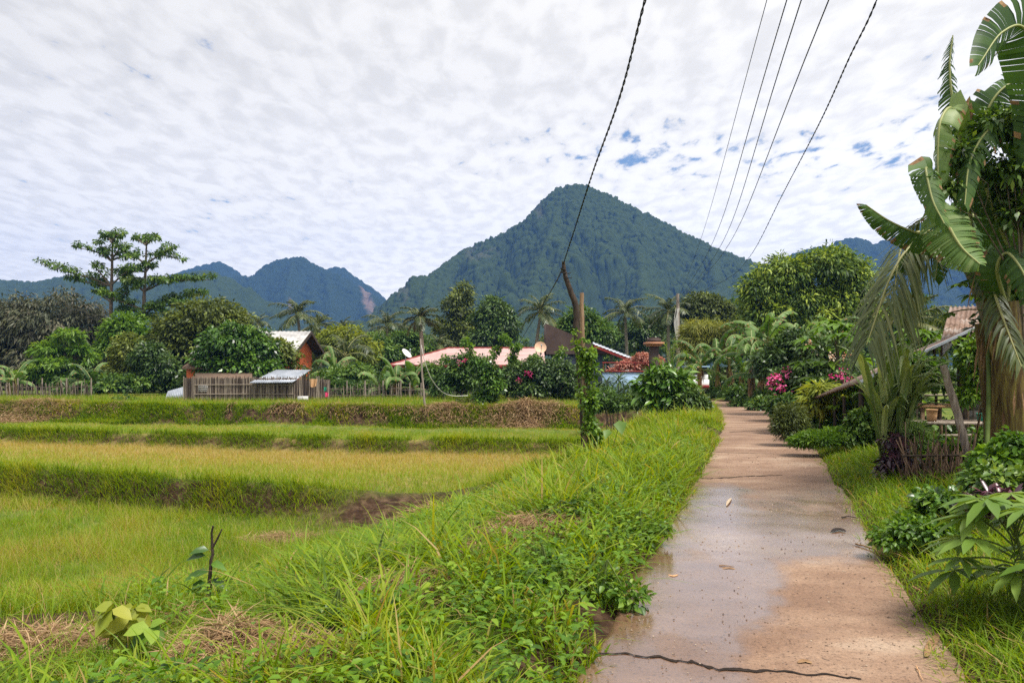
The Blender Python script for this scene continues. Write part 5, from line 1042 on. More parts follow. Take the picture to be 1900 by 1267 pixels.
# ---------------------------------------------------------------- brown building
t = thing('house', 'brown plastered building with a slanting parapet behind the log posts', 'house', (P(1085, 0, 55)[0], 55, -.12), 'houses beyond the terraces')
part(t, 'parapet', M_brown, lambda m: prism(m, [P(1013, 600, 53), P(1013, 657, 53), P(1135, 657, 53), P(1122, 646, 53)], (0, 3.2, 0)))
part(t, 'wall', M_slate, lambda m: box(m, (P(1072, 0, 53.3)[0], 55, 1.15), (3.3, 3.2, 2.6)))
def rf(m): sheet(m, [P(1100, 637, 52.6), P(1172, 665, 52.6), P(1172, 662, 56.5), P(1100, 634, 56.5)], .06, corr=.02, pitch=.25)
part(t, 'side_roof', M_tin, rf)
part(t, 'roof_edge', M_dred, lambda m: prism(m, [P(1102, 640, 52.55), P(1172, 667.5, 52.55), P(1172, 672, 52.55), P(1102, 644.5, 52.55)], (0, -.05, 0)))
part(t, 'wall', M_wall, lambda m: box(m, (P(1150, 0, 54)[0], 55, .8), (1.4, 3.0, 2.0)))
# ---------------------------------------------------------------- terrace wall, railing, pillar
t = thing('terrace_wall', 'pale blue terrace wall topped by a dark red rail beside the brown pillar', 'wall', (P(1165, 0, 43)[0], 43, -.1))
x0, x1 = P(1118, 0, 43)[0], P(1212, 0, 43)[0]; part(t, 'panel', M_blue, lambda m: box(m, ((x0 + x1) / 2, 43.1, .60), (x1 - x0, .14, 1.5)))
part(t, 'coping', M_dred, lambda m: box(m, ((x0 + x1) / 2, 43.1, 1.39), (x1 - x0 + .1, .24, .07))); part(t, 'rail', M_dred, lambda m: tube(m, [(x0, 43.1, 1.86), (x1, 43.1, 1.86)], .03, 6))
for q in np.linspace(x0 + .05, x1 - .1, 4): part(t, 'baluster', M_dred, lambda m: tube(m, [(q, 43.1, 1.4), (q, 43.1, 1.87)], .02, 5))
c = P(1213, 0, 43.2); t = thing('gate_pillar', 'brown square pillar with a tan projecting cap beside the terrace railing', 'pillar', (c[0], 43.2, -.1))
part(t, 'shaft', M_brown, lambda m: box(m, (c[0], 43.2, 1.35), (.46, .46, 2.95))); part(t, 'cap', M_terra, lambda m: (box(m, (c[0], 43.2, 2.9), (.98, .98, .12)), box(m, (c[0], 43.2, 2.79), (.72, .72, .1)))); part(t, 'finial', M_brown, lambda m: (box(m, (c[0], 43.2, 3.06), (.66, .66, .2)), box(m, (c[0], 43.2, 3.19), (.5, .5, .06))))
# ---------------------------------------------------------------- satellite dishes
def dish(lab, px, py, Y, r, mat, face):
    c = P(px, py, Y); t = thing('satellite_dish', lab, 'satellite dish', c - [0, 0, .8]); f = nrm(np.array(face, float)); u = nrm(np.cross(f, Z3)); w_ = np.cross(u, f)
    def d(m):
        n, k = 7, 24; a = np.linspace(0, 2 * PI, k, endpoint=False); V = []
        for s in (0, .025):
            for i in range(n):
                q = i / (n - 1) * r; V += [c - f * (.28 * r * (1 - (q / r) ** 2) + s) + (u * math.cos(t_) + w_ * math.sin(t_)) * q for t_ in a]
        V = np.array(V); I = np.arange(2 * n * k).reshape(2, n, k); J = np.roll(I, -1, 2)
        for s in range(2): m.add(V, np.stack([I[s, :-1], J[s, :-1], J[s, 1:], I[s, 1:]], -1).reshape(-1, 4))
        m.add(V, np.stack([I[0, -1], J[0, -1], J[1, -1], I[1, -1]], -1))
    part(t, 'reflector', mat, d, True); part(t, 'feed_arm', M_tin, lambda m: (tube(m, [c - w_ * r, c - w_ * r * .5 + f * r * .6, c + f * r * .85], .018, 5), box(m, c + f * r * .88, (.08, .08, .1))))
    part(t, 'mast', M_tin, lambda m: tube(m, [c - f * .3 * r, c - f * .35 * r - [0, 0, .3], c - f * .35 * r - [0, 0, 1.1]], .03, 6))
dish('white satellite dish tilted upward left of the pink roof', 755, 655, 49, .36, M_white, (.75, -.35, .7))
dish('cream satellite dish at the right end of the pink roof', 1003, 644, 49, .37, M_cream, (.15, -1, .35))
# ---------------------------------------------------------------- motor tricycle glimpsed at the bend
c = P(1292, 0, 44); zb = basez(c[0], 44); t = thing('motor_tricycle', 'small white motor tricycle half hidden behind bushes at the bend', 'vehicle', (c[0], 44, zb))
o = np.array([c[0], 44, zb]); part(t, 'body', M_white, lambda m: (box(m, o + [0, .3, .55], (1.15, 1.7, .5)), box(m, o + [0, -.35, .9], (1.1, .12, .35)))); part(t, 'roof', M_blue, lambda m: (box(m, o + [0, .2, 1.5], (1.2, 1.6, .07))))
part(t, 'windscreen', M_glass, lambda m: box(m, o + [0, -.36, 1.28], (1.0, .04, .38))); part(t, 'bumper', M_dred, lambda m: box(m, o + [0, -.6, .42], (1.1, .1, .18)))
for dx, dy in ((-.5, -.3), (.5, -.3), (0, .95)):
    wh = part(t, 'wheel', M_tire, lambda m: tube(m, [o + [dx - .06, dy, .26], o + [dx + .06, dy, .26]], .26, 14)); part(wh, 'rim', M_tin, lambda m: tube(m, [o + [dx - .065, dy, .26], o + [dx + .065, dy, .26]], .15, 12))
# ================================================================== poles and wires
b = hit(1086, 862); pY = b[1]; t = thing('log_pole', 'crooked dark log pole carrying the thick twisted cable', 'pole', (P(1086, 0, pY + .5)[0], pY + .5, basez(P(1086, 0, pY + .5)[0], pY + .5)))
LP = [P(x_, y_, pY + .5) for x_, y_ in ((1045, 486), (1049, 512), (1058, 540), (1069, 570), (1070, 610), (1074, 670), (1080, 730), (1084, 800), (1086, 870))]
part(t, 'trunk', M_dwood, lambda m: tube(m, spline(LP, 30) + R.normal(0, .006, (30, 3)), np.interp(np.linspace(0, 1, 30), [0, .12, .33, .6, 1], [.034, .046, .064, .066, .078]), 9), True)
part(t, 'wire_binding', M_wire, lambda m: [tube(m, [LP[0] + [.052 * math.cos(a), .052 * math.sin(a), -.1 - .012 * a + R.normal(0, .006)] for a in np.linspace(0, 14, 46)], .010, 5), [tube(m, [LP[0] + [.05, -.05, -.22 - k * .09], LP[0] + [.1, -.09, -.25 - k * .09], LP[0] + [.15 + .02 * k, -.06, -.23 - k * .1]], .011, 5) for k in range(2)]])
t = thing('wooden_post', 'straight tan wooden post overgrown with vine beside the crooked log pole', 'post', b)
part(t, 'shaft', M_twood, lambda m: tube(m, spline([P(1079, 543, pY), P(1080, 600, pY), P(1083, 680, pY), P(1086, 780, pY), P(1088, 880, pY)], 20) + R.normal(0, .004, (20, 3)), np.linspace(.040, .056, 20), 8), True)
t = thing('climbing_vine', 'bright green vine climbing the tan wooden post', 'vine', b + [.08, -.1, 0]); ml = MB(); ms = MB()
for s in range(5):
    q = spline([P(1096 + R.normal(0, 8), 890, pY - .1), P(1102 + R.normal(0, 9), 820, pY - .12), P(1094 + R.normal(0, 9), 740, pY - .1), P(1092 + R.normal(0, 8), 670, pY - .1), P(1090 + R.normal(0, 7), 600 + 20 * s, pY - .08)], 30); tube(ms, q, .007, 5, caps=False)
    crown(ml, [(c_, (.05 + .10 * (1 - i / 30) * R.random(), .08, .07)) for i, c_ in enumerate(q) if R.random() < .42], 300, .075, .055, .06, .25, np.clip(.45, 0, 1), .3, 2, 6, .8, -1, .2)
crown(ml, LB(pY - .1, (1097, 852, 15, 26), (1100, 800, 12, 26), (1094, 745, 10, 24), (1096, 690, 12, 12), (1088, 660, 8, 14)), 900, .085, .065, .12, .25, .35, .25, 2, 10, .8, -1, .3)
ms.build('stems', M_gstem, t); ml.build('leaves', M_bright, t)
q0 = hit(789, 757); t = thing('leaning_pole', 'thin bare pole standing on the earth bank left of the flowering shrub', 'pole', q0)
part(t, 'shaft', M_wood, lambda m: tube(m, spline([P(780, 628, q0[1]), P(783, 690, q0[1]), P(789, 762, q0[1])], 10), np.linspace(.032, .05, 10), 7), True)
m = MB(); tube(m, spline([P(781, 638, q0[1]), P(788, 670, q0[1]), P(800, 702, q0[1] + .5), P(818, 725, q0[1] + 1.5), P(838, 734, q0[1] + 2.5), P(868, 734, q0[1] + 3.5)], 24), .016, 5); tag(m.build('slack_cable', M_wwire, origin=P(781, 638, q0[1])), 'pale slack cable sagging from the thin pole into the shrubs', 'cable')
c = P(1258, 0, 60); t = thing('utility_pole', 'far grey utility pole beside the right hand palm with bundled white wire', 'pole', (c[0], 60, 0))
part(t, 'shaft', M_wood, lambda m: tube(m, [(c[0], 60, -.3), (c[0], 60, 3), (c[0] - .02, 60, P(0, 545, 60)[2])], [.16, .14, .11], 8), True)
part(t, 'wire_bundle', M_wwire, lambda m: [tube(m, spline([P(1257 + R.normal(0, 2), 572, 59.8), P(1254 + R.normal(0, 4), 600, 59.8), P(1258 + R.normal(0, 3), 640, 59.8)], 10), .022, 4) for _ in range(6)])
GW = 'overhead power lines'
for lab, xa, (xb, yb), xe, r in (('leftmost and thinnest overhead power line', 1423, (1300, 445), 1257, .0055), ('second overhead power line from the left', 1460, (1320, 455), 1258, .008), ('middle overhead power line of the five', 1487, (1335, 460), 1259, .0085), ('fourth overhead power line from the left', 1538, (1345, 465), 1260, .009)):
    zz = P(0, 560, 60)[2]; hh = zz - H; p1 = np.array([(xa - CX) * hh / HY, hh * F / HY, zz]); p2 = P(xb, yb, hh * F / (HY - yb)); p3 = P(xe, 560, 60); p0 = p1 + (p1 - p2) * 1.2 + [0, 0, .35]; m = MB(); tube(m, spline([p0, p1, p2, p3], 40), r, 6); tag(m.build('power_line', M_wire, origin=p3), lab, 'power line', GW)
zz = P(0, 560, 60)[2]; hh = zz - H; W5 = [P(x_, y_, hh * F / (HY - y_)) for x_, y_ in ((1627, 0), (1575, 110), (1520, 230), (1455, 355), (1392, 475), (1345, 520), (1261, 560))]; W5 = [W5[0] * 2.2 - W5[1] * 1.2 + [0, 0, .4]] + W5
def twisted(pts, r, n, pitch):
    q = spline(pts, n); s = np.concatenate([[0], np.cumsum(np.linalg.norm(np.diff(q, axis=0), axis=1))]); m = MB()
    for ph in (0, PI): tube(m, q + r * np.stack([np.cos(s / pitch * 2 * PI + ph), 0 * s, np.sin(s / pitch * 2 * PI + ph)], 1), r * .95, 5)
    return m
tag(twisted(W5, .008, 260, .5).build('power_line', M_wire, origin=W5[-1]), 'rightmost overhead power line, twisted and sagging', 'power line', GW)
tp = LP[0]; CB = []
for x_, y_ in ((1197, 0), (1150, 180), (1100, 320), (1068, 420)):
    k_ = (HY - y_) / F; Y_ = (tp[2] + .13 * tp[1] - H) / (k_ + .13); CB.append(P(x_, y_, Y_))
CB = [CB[0] * 2.6 - CB[1] * 1.6] + CB + [tp + [0, -.06, -.05]]
tag(twisted(CB, .0075, 420, .34).build('power_cable', M_wire, origin=tp), 'thick twisted black cable rising from the crooked log pole over the camera', 'cable')
m = MB(); tube(m, spline([tp + [0, .05, -.1], P(1028, 530, tp[1] + 4), P(1005, 568, tp[1] + 12), P(955, 650, 47)], 30), .014, 5); tag(m.build('service_wire', M_wire, origin=tp), 'dark wire dropping from the crooked log pole towards the pink roof', 'cable')
# ================================================================== open hut on the right
t = thing('open_hut', 'open sided hut with a sloping tin roof and wooden posts right of the path', 'hut', (7.8, 15, basez(7.8, 15))); zf = basez(7.8, 15)
part(t, 'lean_to_roof', M_rust, lambda m: sheet(m, [P(1598, 706, 14.6), P(1598, 706, 14.6) * [1, 0, 1] + [.2, 17.4, -.42], P(1812, 606, 14.6) * [1, 0, 1] + [.2, 17.4, -.42], P(1812, 606, 14.6)], .03, corr=.015, pitch=.12))
part(t, 'roof_edge', M_tin, lambda m: prism(m, [P(1596, 706, 14.55), P(1812, 605, 14.55), P(1812, 610, 14.55), P(1596, 711, 14.55)], (0, .03, 0)))
part(t, 'roof', M_rust, lambda m: sheet(m, [P(1745, 634, 16), P(1990, 620, 16), P(1960, 560, 18.6), P(1762, 570, 18.6)], .02, corr=.02, pitch=.11))
part(t, 'gable_board', M_rust, lambda m: prism(m, [P(1746, 636, 15.95), P(1764, 572, 18.6), P(1764, 640, 18.6), P(1746, 660, 15.95)], (.03, 0, 0)))
for px, py, Y, r in ((1785, 622, 14.9, .085), (1733, 646, 15.2, .028), (1627, 696, 14.9, .075), (1845, 600, 15.0, .07)):
    part(t, 'post', M_dwood, lambda m: tube(m, spline([P(px, py, Y), P(px + R.normal(0, 2), 720, Y), [P(px + 3, 0, Y)[0], Y, zf - .2]], 10), r, 8, R.random()), True)
part(t, 'rail', M_bam, lambda m: tube(m, spline([P(1662, 734, 14.6), P(1745, 733, 14.6), P(1838, 731, 14.6)], 8), .022, 6, .9), True)
t = thing('block_wall', 'grey concrete block wall at the back of the open hut', 'wall', (P(1860, 0, 16.8)[0], 16.8, zf))
def blocks(m):
    for j in range(9):
        for i in range(7): box(m, (P(1795, 0, 16.8)[0] + (i + .5 * (j % 2)) * .40, 16.8 + R.normal(0, .004), zf + .1 + j * .2), (.385, .15, .185), 0, R.random())
part(t, 'blocks', M_block, blocks)
part(t, 'mortar', M_wall, lambda m: box(m, (P(1795, 0, 16.8)[0] + 1.35, 16.82, zf + .85), (2.6, .12, 1.7)))
t = thing('bamboo_bench', 'low bamboo bench with slatted top in front of the open hut', 'bench', (P(1760, 0, 13.4)[0], 13.4, basez(7.3, 13.4))); zb2 = P(0, 784, 13.4)[2]
part(t, 'seat', M_bam, lambda m: [tube(m, [(P(1686, 0, 13.4)[0], 13.1 + i * .085, zb2 + R.normal(0, .006)), (P(1838, 0, 13.4)[0], 13.1 + i * .085, zb2 + R.normal(0, .006))], .026, 6, R.random()) for i in range(9)])
for px in (1692, 1765, 1832):
    for yy in (13.15, 13.72): part(t, 'leg', M_twood, lambda m: tube(m, [(P(px, 0, 13.4)[0], yy, basez(7.2, yy) - .1), (P(px, 0, 13.4)[0], yy, zb2 - .03)], .03, 6, R.random()))
part(t, 'crossbar', M_bam, lambda m: tube(m, [(P(1686, 0, 13.4)[0], 13.08, zb2 - .2), (P(1838, 0, 13.4)[0], 13.08, zb2 - .17)], .024, 6, .8))
t = thing('table', 'tan topped low table inside the open hut', 'table', (P(1728, 0, 15.6)[0], 15.6, zf)); zt = P(0, 752, 15.6)[2]
part(t, 'table_top', M_tan, lambda m: box(m, (P(1728, 0, 15.6)[0], 15.6, zt), (.95, 1.1, .05)))
for a_ in (-.42, .42):
    for c_ in (-.48, .48): part(t, 'leg', M_twood, lambda m: box(m, (P(1728, 0, 15.6)[0] + a_, 15.6 + c_, (zt + zf) / 2 - .03), (.06, .06, zt - zf)))
def potlike(name, lab, cat, px, py, Y, r, h, mat):
    c = P(px, py, Y); m = MB(); z = np.array([0, 0, .15, .6, .95, 1, .97, .2]) * h; rr = np.array([.01, .78, .82, .92, 1.0, 1.03, .93, .78]) * r; tube(m, np.stack([c[0] + 0 * z, c[1] + 0 * z + np.arange(8) * 1e-4, c[2] + z], 1), rr, 14, caps=False); tag(m.build(name, mat, smooth=True, origin=c), lab, cat)
for nm, lb_, ct, px, py, Y, r, h, mt in (('plastic_tub', 'green plastic tub on the right end of the bamboo bench', 'tub', 1822, 781, 13.4, .085, .13, M_grn), ('tin_bucket', 'straw coloured bucket on the bamboo bench', 'bucket', 1729, 781, 13.4, .09, .2, M_tan)):
    c = P(px, py, Y)
    m = MB(); a = np.linspace(0, 2 * PI, 16, endpoint=False); prof = [(0, .01), (.78 * r, 0), (.9 * r, .5 * h), (r, h), (1.06 * r, h), (1.06 * r, h * .95), (.92 * r, h * .9), (.75 * r, .05 * h)]
    V = np.array([[c[0] + q * math.cos(t_), c[1] + q * math.sin(t_), zb2 + .026 + z_] for q, z_ in prof for t_ in a]); I = np.arange(len(V)).reshape(len(prof), 16); J = np.roll(I, -1, 1); m.add(V, np.stack([I[:-1], J[:-1], J[1:], I[1:]], -1).reshape(-1, 4)); tag(m.build(nm, mt, smooth=True, origin=(c[0], c[1], zb2 + .026)), lb_, ct)
cloth('hanging_cloth', 'orange red rag hanging from the rail of the open hut', 1823, 731, .13, .14, 14.55, noise_mat('orange_rag', [(.6, .06, .02), (.75, .16, .05)], 9, .9, .1))
# posts along the garden
def post(lab, a, b_, Y, r, mat, name='fence_post'):
    p, q = P(*a, Y), P(*b_, Y); zz = basez(q[0], Y); q = np.array([q[0], Y, zz - .1]) if b_[1] - a[1] < 400 else q; t = MB(); pts = spline([p, (p + q) / 2 + R.normal(0, .012, 3), q], 16); tube(t, pts + R.normal(0, r * .05, (16, 3)), np.linspace(r * .85, r * 1.1, 16), 9, R.random()); tag(t.build(name, mat, smooth=True, origin=q), lab, 'post', 'garden fence posts')
post('thick leaning grey post in front of the hut and bench', (1750, 678), (1812, 925), 10.3, .052, M_wood)
post('upright dark post topped flat left of the cane grass', (1597, 722), (1600, 830), 15.2, .055, M_dwood)
post('thin dark post left of the flat topped dark post', (1566, 736), (1570, 840), 16, .035, M_dwood)
post('thin pale pole leaning against the cane grass', (1617, 708), (1648, 850), 12.2, .02, M_bam)
post('short dark stub post behind the yellow green shrub', (1548, 735), (1550, 830), 16.6, .03, M_dwood)
for k, (x_, y_) in enumerate(((1690, 905), (1722, 915))): pass
M_brush = noise_mat('dry_brush', [(.05, .03, .022), (.13, .08, .055), (.24, .16, .11)], 9, .9, .4, useattr=.6)
t = thing('stick_fence', 'broken fence of dry brown sticks beside the dark purple plant', 'fence', (*hit(1732, 905)[:2], hit(1732, 905)[2])); q0 = np.array(t.location)
part(t, 'sticks', M_brush, lambda m: (sticks(m, q0[:2] + [-.22, .25], q0[:2] + [.40, -.05], q0[2] - .1, .50, 70, .006, .10, .35, .16), sticks(m, q0[:2] + [-.2, .3], q0[:2] + [.5, .1], q0[2] - .1, .62, 26, .010, .10, .25, .12))); part(t, 'crossbar', M_dwood, lambda m: tube(m, [q0 + [-.3, .2, .38], q0 + [.4, -.08, .42]], .014, 6))
# ================================================================== undergrowth and near plants
m = MB(); n = 150
xx = R.uniform(-42, 34, n); yy = R.uniform(47, 92, n); k = (np.abs(lat(xx, yy)) > 2.2) | (yy > 58); xx, yy = xx[k], yy[k]
crown(m, [((x_, y_, basez(x_, y_) + .5), (R.uniform(1.2, 2.6), 1.4, R.uniform(.7, 1.5))) for x_, y_ in zip(xx, yy)], 60000, .30, .14, .45, .3, .4, .3, 1, 24, .7, -.2, .1)
tag(m.build('undergrowth', M_dark), 'dark tangled undergrowth between the trees and houses', 'undergrowth', kind='stuff')
m = MB(); lobs = []
for px, py, Y, rx, ry in ((1345, 735, 40, 24, 14), (1375, 735, 38, 26, 16), (1405, 735, 35, 26, 16), (1430, 738, 32, 24, 18), (1390, 750, 33, 34, 8), (1420, 752, 30, 26, 9), (1360, 715, 42, 30, 20), (1335, 720, 45, 22, 22), (1450, 765, 24, 16, 12)): lobs += LB(Y, (px, py, rx, ry))
crown(m, lobs, 17000, .17, .08, .26, .3, .4, .3, 1, 20, .7, -.3, .2); tag(m.build('undergrowth', M_green), 'low green creepers under the bananas at the far right verge', 'undergrowth', kind='stuff')
m = MB(); lobs = []
for _ in range(70):
    y_ = R.uniform(5.5, 19); x_ = xc(y_) + RW + R.uniform(1.5, 5.5); lobs.append(((x_, y_, basez(x_, y_) + .06), (R.uniform(.2, .5), .4, R.uniform(.10, .28))))
crown(m, lobs, 26000, .075, .045, .14, .2, .4, .3, 1, 14, .7, -.1, .2); tag(m.build('garden_weeds', M_green), 'low leafy weeds covering the garden right of the path', 'weeds', kind='stuff')
def near_bush(name, lab, Y, lobes, n, L, W, mat, v0=.4, cr=.16, cat='bush', kind=2, droop=.25, **k):
    return tree(name, lab, Y, lobes, n, L, W, mat, cat=cat, r0=.018, cr=cr, v0=v0, kind=kind, per=12, droop=droop, crown_name='foliage', twigs=6, **k)
near_bush('leafy_bush', 'light green bush with rounded leaves under the thick banana stems', 8.8, [(1850, 858, 40, 24), (1892, 835, 34, 32), (1825, 885, 22, 20), (1905, 880, 50, 40)], 2700, .085, .055, M_bright, .25)
near_bush('leafy_bush', 'dark green leafy bush at the foot of the thick leaning post', 8.0, [(1748, 930, 30, 18), (1782, 955, 34, 22), (1735, 958, 36, 18), (1765, 978, 44, 18)], 2300, .08, .055, M_gloss, .55)
near_bush('leafy_bush', 'green creeper covered bush between the leaning post and the right frame edge', 7.4, [(1850, 900, 44, 30), (1895, 920, 44, 44), (1870, 960, 50, 30)], 2200, .08, .05, M_green, .55)
near_bush('low_bush', 'yellow green weeds at the edge of the grass below the dark bush', 6.8, [(1700, 985, 46, 22), (1660, 1000, 34, 16), (1750, 1000, 40, 22)], 1900, .055, .032, M_bright, .25, .11, 'weeds')
near_bush('fern_bush', 'soft feathery green plant at the base of the cane grass', 11.9, [(1692, 800, 18, 22), (1668, 795, 14, 20), (1700, 815, 20, 20)], 2600, .07, .010, M_green, .6, .14, 'plant', kind=1)
near_bush('leafy_bush', 'light creeper tangled under the bamboo bench behind the leaning post', 11.2, [(1775, 840, 26, 20), (1808, 850, 28, 22), (1745, 862, 22, 18), (1830, 820, 22, 20)], 2400, .09, .06, M_bright, .3)
near_bush('leafy_bush', 'dark bush in the shade between the cane grass and the bench', 12.6, [(1700, 812, 26, 18), (1672, 800, 20, 18), (1730, 822, 24, 14)], 1900, .09, .05, M_green, .4)
near_bush('leafy_bush', 'green leaves climbing over the left end of the hut roof', 14.2, [(1690, 672, 24, 14), (1718, 690, 22, 18), (1668, 690, 18, 14), (1740, 705, 16, 22)], 2200, .11, .06, M_bright, .2, base=1700)
near_bush('leafy_bush', 'yellow green leaves hanging beside the thick hut post', 13.8, [(1805, 660, 18, 30), (1815, 700, 20, 26), (1798, 735, 14, 18)], 1700, .11, .05, M_bright, .45)
near_bush('leafy_bush', 'small leafy bush around the flat topped dark post', 14.6, [(1600, 790, 22, 26), (1620, 810, 24, 22), (1580, 812, 20, 16)], 2200, .10, .06, M_green, .5)
b = hit(1662, 905)
near_bush('cordyline', 'dark purple leaved plant at the base of the cane grass', 10.9, [(1655, 818, 16, 14), (1662, 850, 22, 20), (1682, 872, 26, 24), (1655, 880, 20, 24), (1675, 896, 30, 14), (1695, 888, 16, 18)], 1500, .11, .04, M_purple, .45, .12, 'plant', droop=.5)
b = hit(1835, 1005)
rosette('cordyline', 'dark red leaved plants in the bushes near the right frame edge', b, [P(px, py, b[1] + R.normal(0, .1)) for px, py in ((1812, 925), (1835, 915), (1858, 922), (1880, 918), (1822, 950), (1845, 955), (1868, 945))], .17, .04, 24, M_purple, v0=.72, up=.7, droop=.3)
b = np.array([3.12, 4.95, basez(3.12, 4.95)])
papaya('broad leaved plant with deep cut pale green leaves at the right frame edge', b, b + [0, 0, .60], 24, .34, .26, M_green, .72, .016, 'cassava_plant', 'plant', lw=.24)
def taro(lab, base, leaves, mat, name='taro_plant', v=.4):
    t = thing(name, lab, 'plant', base, 'broad leaved plants in the verge'); b = np.array(t.location); ms = MB()
    for (px, py, s, az) in leaves:
        c = P(px, py, b[1] + R.normal(0, .05)); tube(ms, spline([b, (b + c) / 2 + [0, 0, .03], c], 8), [.008, .005], 5); ml = MB(); D = np.array([[math.cos(az) * .75, math.sin(az) * .4 - .3, -.55]]); N = np.array([[math.sin(az) * .1, -.75, .7]])
        leaf6(ml, np.array([c]) - D * s * .25, D, N, s, s * .72, .1, v + R.normal(0, .1), .32, .66, .62, .10); ml.build('leaf', mat, t)
    ms.build('stalks', M_gstem, t)
b = hit(545, 1165); taro('pale spade shaped leaves rising from the grass left of centre', b, [(548, 1118, .19, -1.4), (515, 1150, .15, -1.9), (568, 1150, .12, -.8)], M_bright, v=.4)
b = hit(712, 1065); taro('two large pale leaves standing in the tall verge grass', b, [(712, 1020, .22, -1.5), (880, 1085, .16, -1.6)][:1] + [(690, 1045, .14, -2.0)], M_bright, v=.35)
b = hit(1130, 862); taro('upright broad leaf in the verge grass beside the vine covered post', b, [(1150, 785, .34, -1.5), (1128, 800, .24, -2.0)], M_green, v=.6)
b = hit(1735, 830) ; taro('heart shaped leaves in front of the bamboo bench', b, [(1735, 790, .18, -1.9), (1757, 790, .17, -1.2), (1745, 812, .12, -1.5)], M_gloss, v=.5)
# weed with yellowing leaves, lower left
b = hit(248, 1235); t = thing('broadleaf_weed', 'yellowing broad leaved weed at the lower left', 'plant', b); ms = MB(); ml = MB(); my = MB()
for i in range(16):
    px, py = ((208, 1130), (240, 1150), (225, 1175), (252, 1195), (278, 1165), (300, 1190), (265, 1215), (205, 1205), (190, 1225), (318, 1205), (285, 1230), (235, 1225), (335, 1215), (215, 1160), (250, 1128), (300, 1235))[i]
    c = P(px, py, b[1] + R.normal(0, .12)); tube(ms, spline([b, (b + c) / 2 + [R.normal(0, .03), 0, .03], c], 6), .010, 5, caps=False); az = R.uniform(0, 6.3); tgt = my if i in (0, 1, 2, 13, 14) else ml
    for k in range(5): leaf6(tgt, np.array([c]), np.array([[math.cos(az + k * 2), math.sin(az + k * 2) * .5 - .3, .35 - .25 * k]]), np.array([[R.normal(0, .5), -.5 + R.normal(0, .3), .8]]), R.uniform(.10, .16), R.uniform(.07, .105), .3, np.clip(R.normal(.5, .2), 0, 1), .3, .7, .85, .15)
ms.build('stems', M_gstem, t); ml.build('leaves', M_bright, t); my.build('yellow_leaves', M_yellow, t)
# dead sapling
b = hit(388, 1130); t = thing('dead_sapling', 'broken bare sapling with a few dark leaves in the near field', 'sapling', b); ml = MB()
part(t, 'stem', M_dwood, lambda m: (tube(m, spline([P(386, 1150, b[1]), P(388, 1090, b[1]), P(392, 1040, b[1]), P(394, 975, b[1])], 16) + R.normal(0, .004, (16, 3)), np.linspace(.024, .008, 16), 7), tube(m, [P(392, 1020, b[1]), P(403, 1000, b[1]), P(412, 981, b[1])], [.010, .008, .006], 5), tube(m, [P(390, 1085, b[1]), P(410, 1078, b[1]), P(432, 1074, b[1])], [.006, .004, .003], 5)), True)
for px, py, a in ((368, 1030, 2.6), (360, 1062, 3.2), (400, 1075, -.4), (412, 1095, -.6), (376, 1095, 2.2), (392, 1115, -1.5), (420, 1110, .2), (370, 1080, 3.4), (384, 1060, 2.9), (395, 1045, .3), (400, 1100, .1), (380, 1110, 3.0), (398, 1120, -.2), (384, 1020, 2.4)):
    leaf6(ml, np.array([P(389 + (px - 389) * .35, py, b[1])]), np.array([[math.cos(a), -.3, math.sin(a) * .3 - .05]]), np.array([[0, -.6, .8]]), .16, .075, .35, np.clip(R.normal(.4, .25), 0, 1))
ml.build('leaves', M_gloss, t)
# heaps of cut dry grass
def heap(lab, px, py, r, h, n=1500):
    b = hit(px, py); far = b[1] > 15; ws = 2.6 if far else 1.0; n = int(n * (1 + r)); a = R.uniform(0, 2 * PI, n); q = R.random(n) ** .6; X = b[0] + r * q * np.cos(a) * (1 + .3 * np.sin(2 * a + px)); Y = b[1] + r * .75 * q * np.sin(a); Zc = TZ(X, Y) + h * (1 - q * q) * (.4 + .8 * fbm(X * 3, Y * 3, int(px), 3)) * R.uniform(.3, 1, n) + .02
    m = MB(); a2 = R.uniform(0, 2 * PI, n); D = np.stack([np.cos(a2), np.sin(a2), R.normal(.05, .35, n)], 1)
    lances(m, np.stack([X, Y, Zc], 1), D, np.tile(Z3, (n, 1)) + R.normal(0, .4, (n, 3)), R.uniform(.10, .30, n) * (1.6 if far else 1), R.uniform(.004, .010, n) * ws, R.uniform(0, .6, n), np.clip(R.normal(.5, .25, n), 0, 1), .5, .1)
    # the matted core under the loose straws
    u = np.linspace(0, 1, 9); th = np.linspace(0, 2 * PI, 25); U, T_ = np.meshgrid(u, th); x_ = b[0] + r * .95 * U * np.cos(T_); y_ = b[1] + r * .72 * U * np.sin(T_); z_ = TZ(x_, y_) + h * .5 * (1 - U ** 2) * (.5 + .8 * fbm(x_ * 4, y_ * 4, 5, 3)) - .015 * U; i = np.arange(225).reshape(25, 9)
    if not far: m.add(np.stack([x_, y_, z_], -1).reshape(-1, 3), np.stack([i[:-1, :-1], i[:-1, 1:], i[1:, 1:], i[1:, :-1]], -1).reshape(-1, 4), .25)
    tag(m.build('hay_heap', M_straw, origin=b), lab, 'hay heap', 'heaps of cut dry grass')
heap('pale hay heap at the bottom frame edge left of centre', 430, 1240, .50, .26, 4600)
heap('brown hay heap right beside the pale bottom heap', 545, 1252, .42, .20, 3400)
heap('brown cut grass at the lower left corner', 95, 1222, .68, .2, 4200)
heap('brown hay heap in the middle of the verge right of the washed out bund', 975, 1000, .62, .30, 2600)
heap('flattened dry grass patch amid the near verge grass', 735, 1110, .55, .16, 2200)
heap('small pale hay patch in the near field left of the washed out bund', 515, 1003, .7, .12, 1400)
heap('straw pile on the far bank right of the narrow upright shrub', 975, 768, 1.7, .55, 3000)
heap('straw pile on the far bank left of the narrow upright shrub', 830, 768, 1.2, .35, 1800)
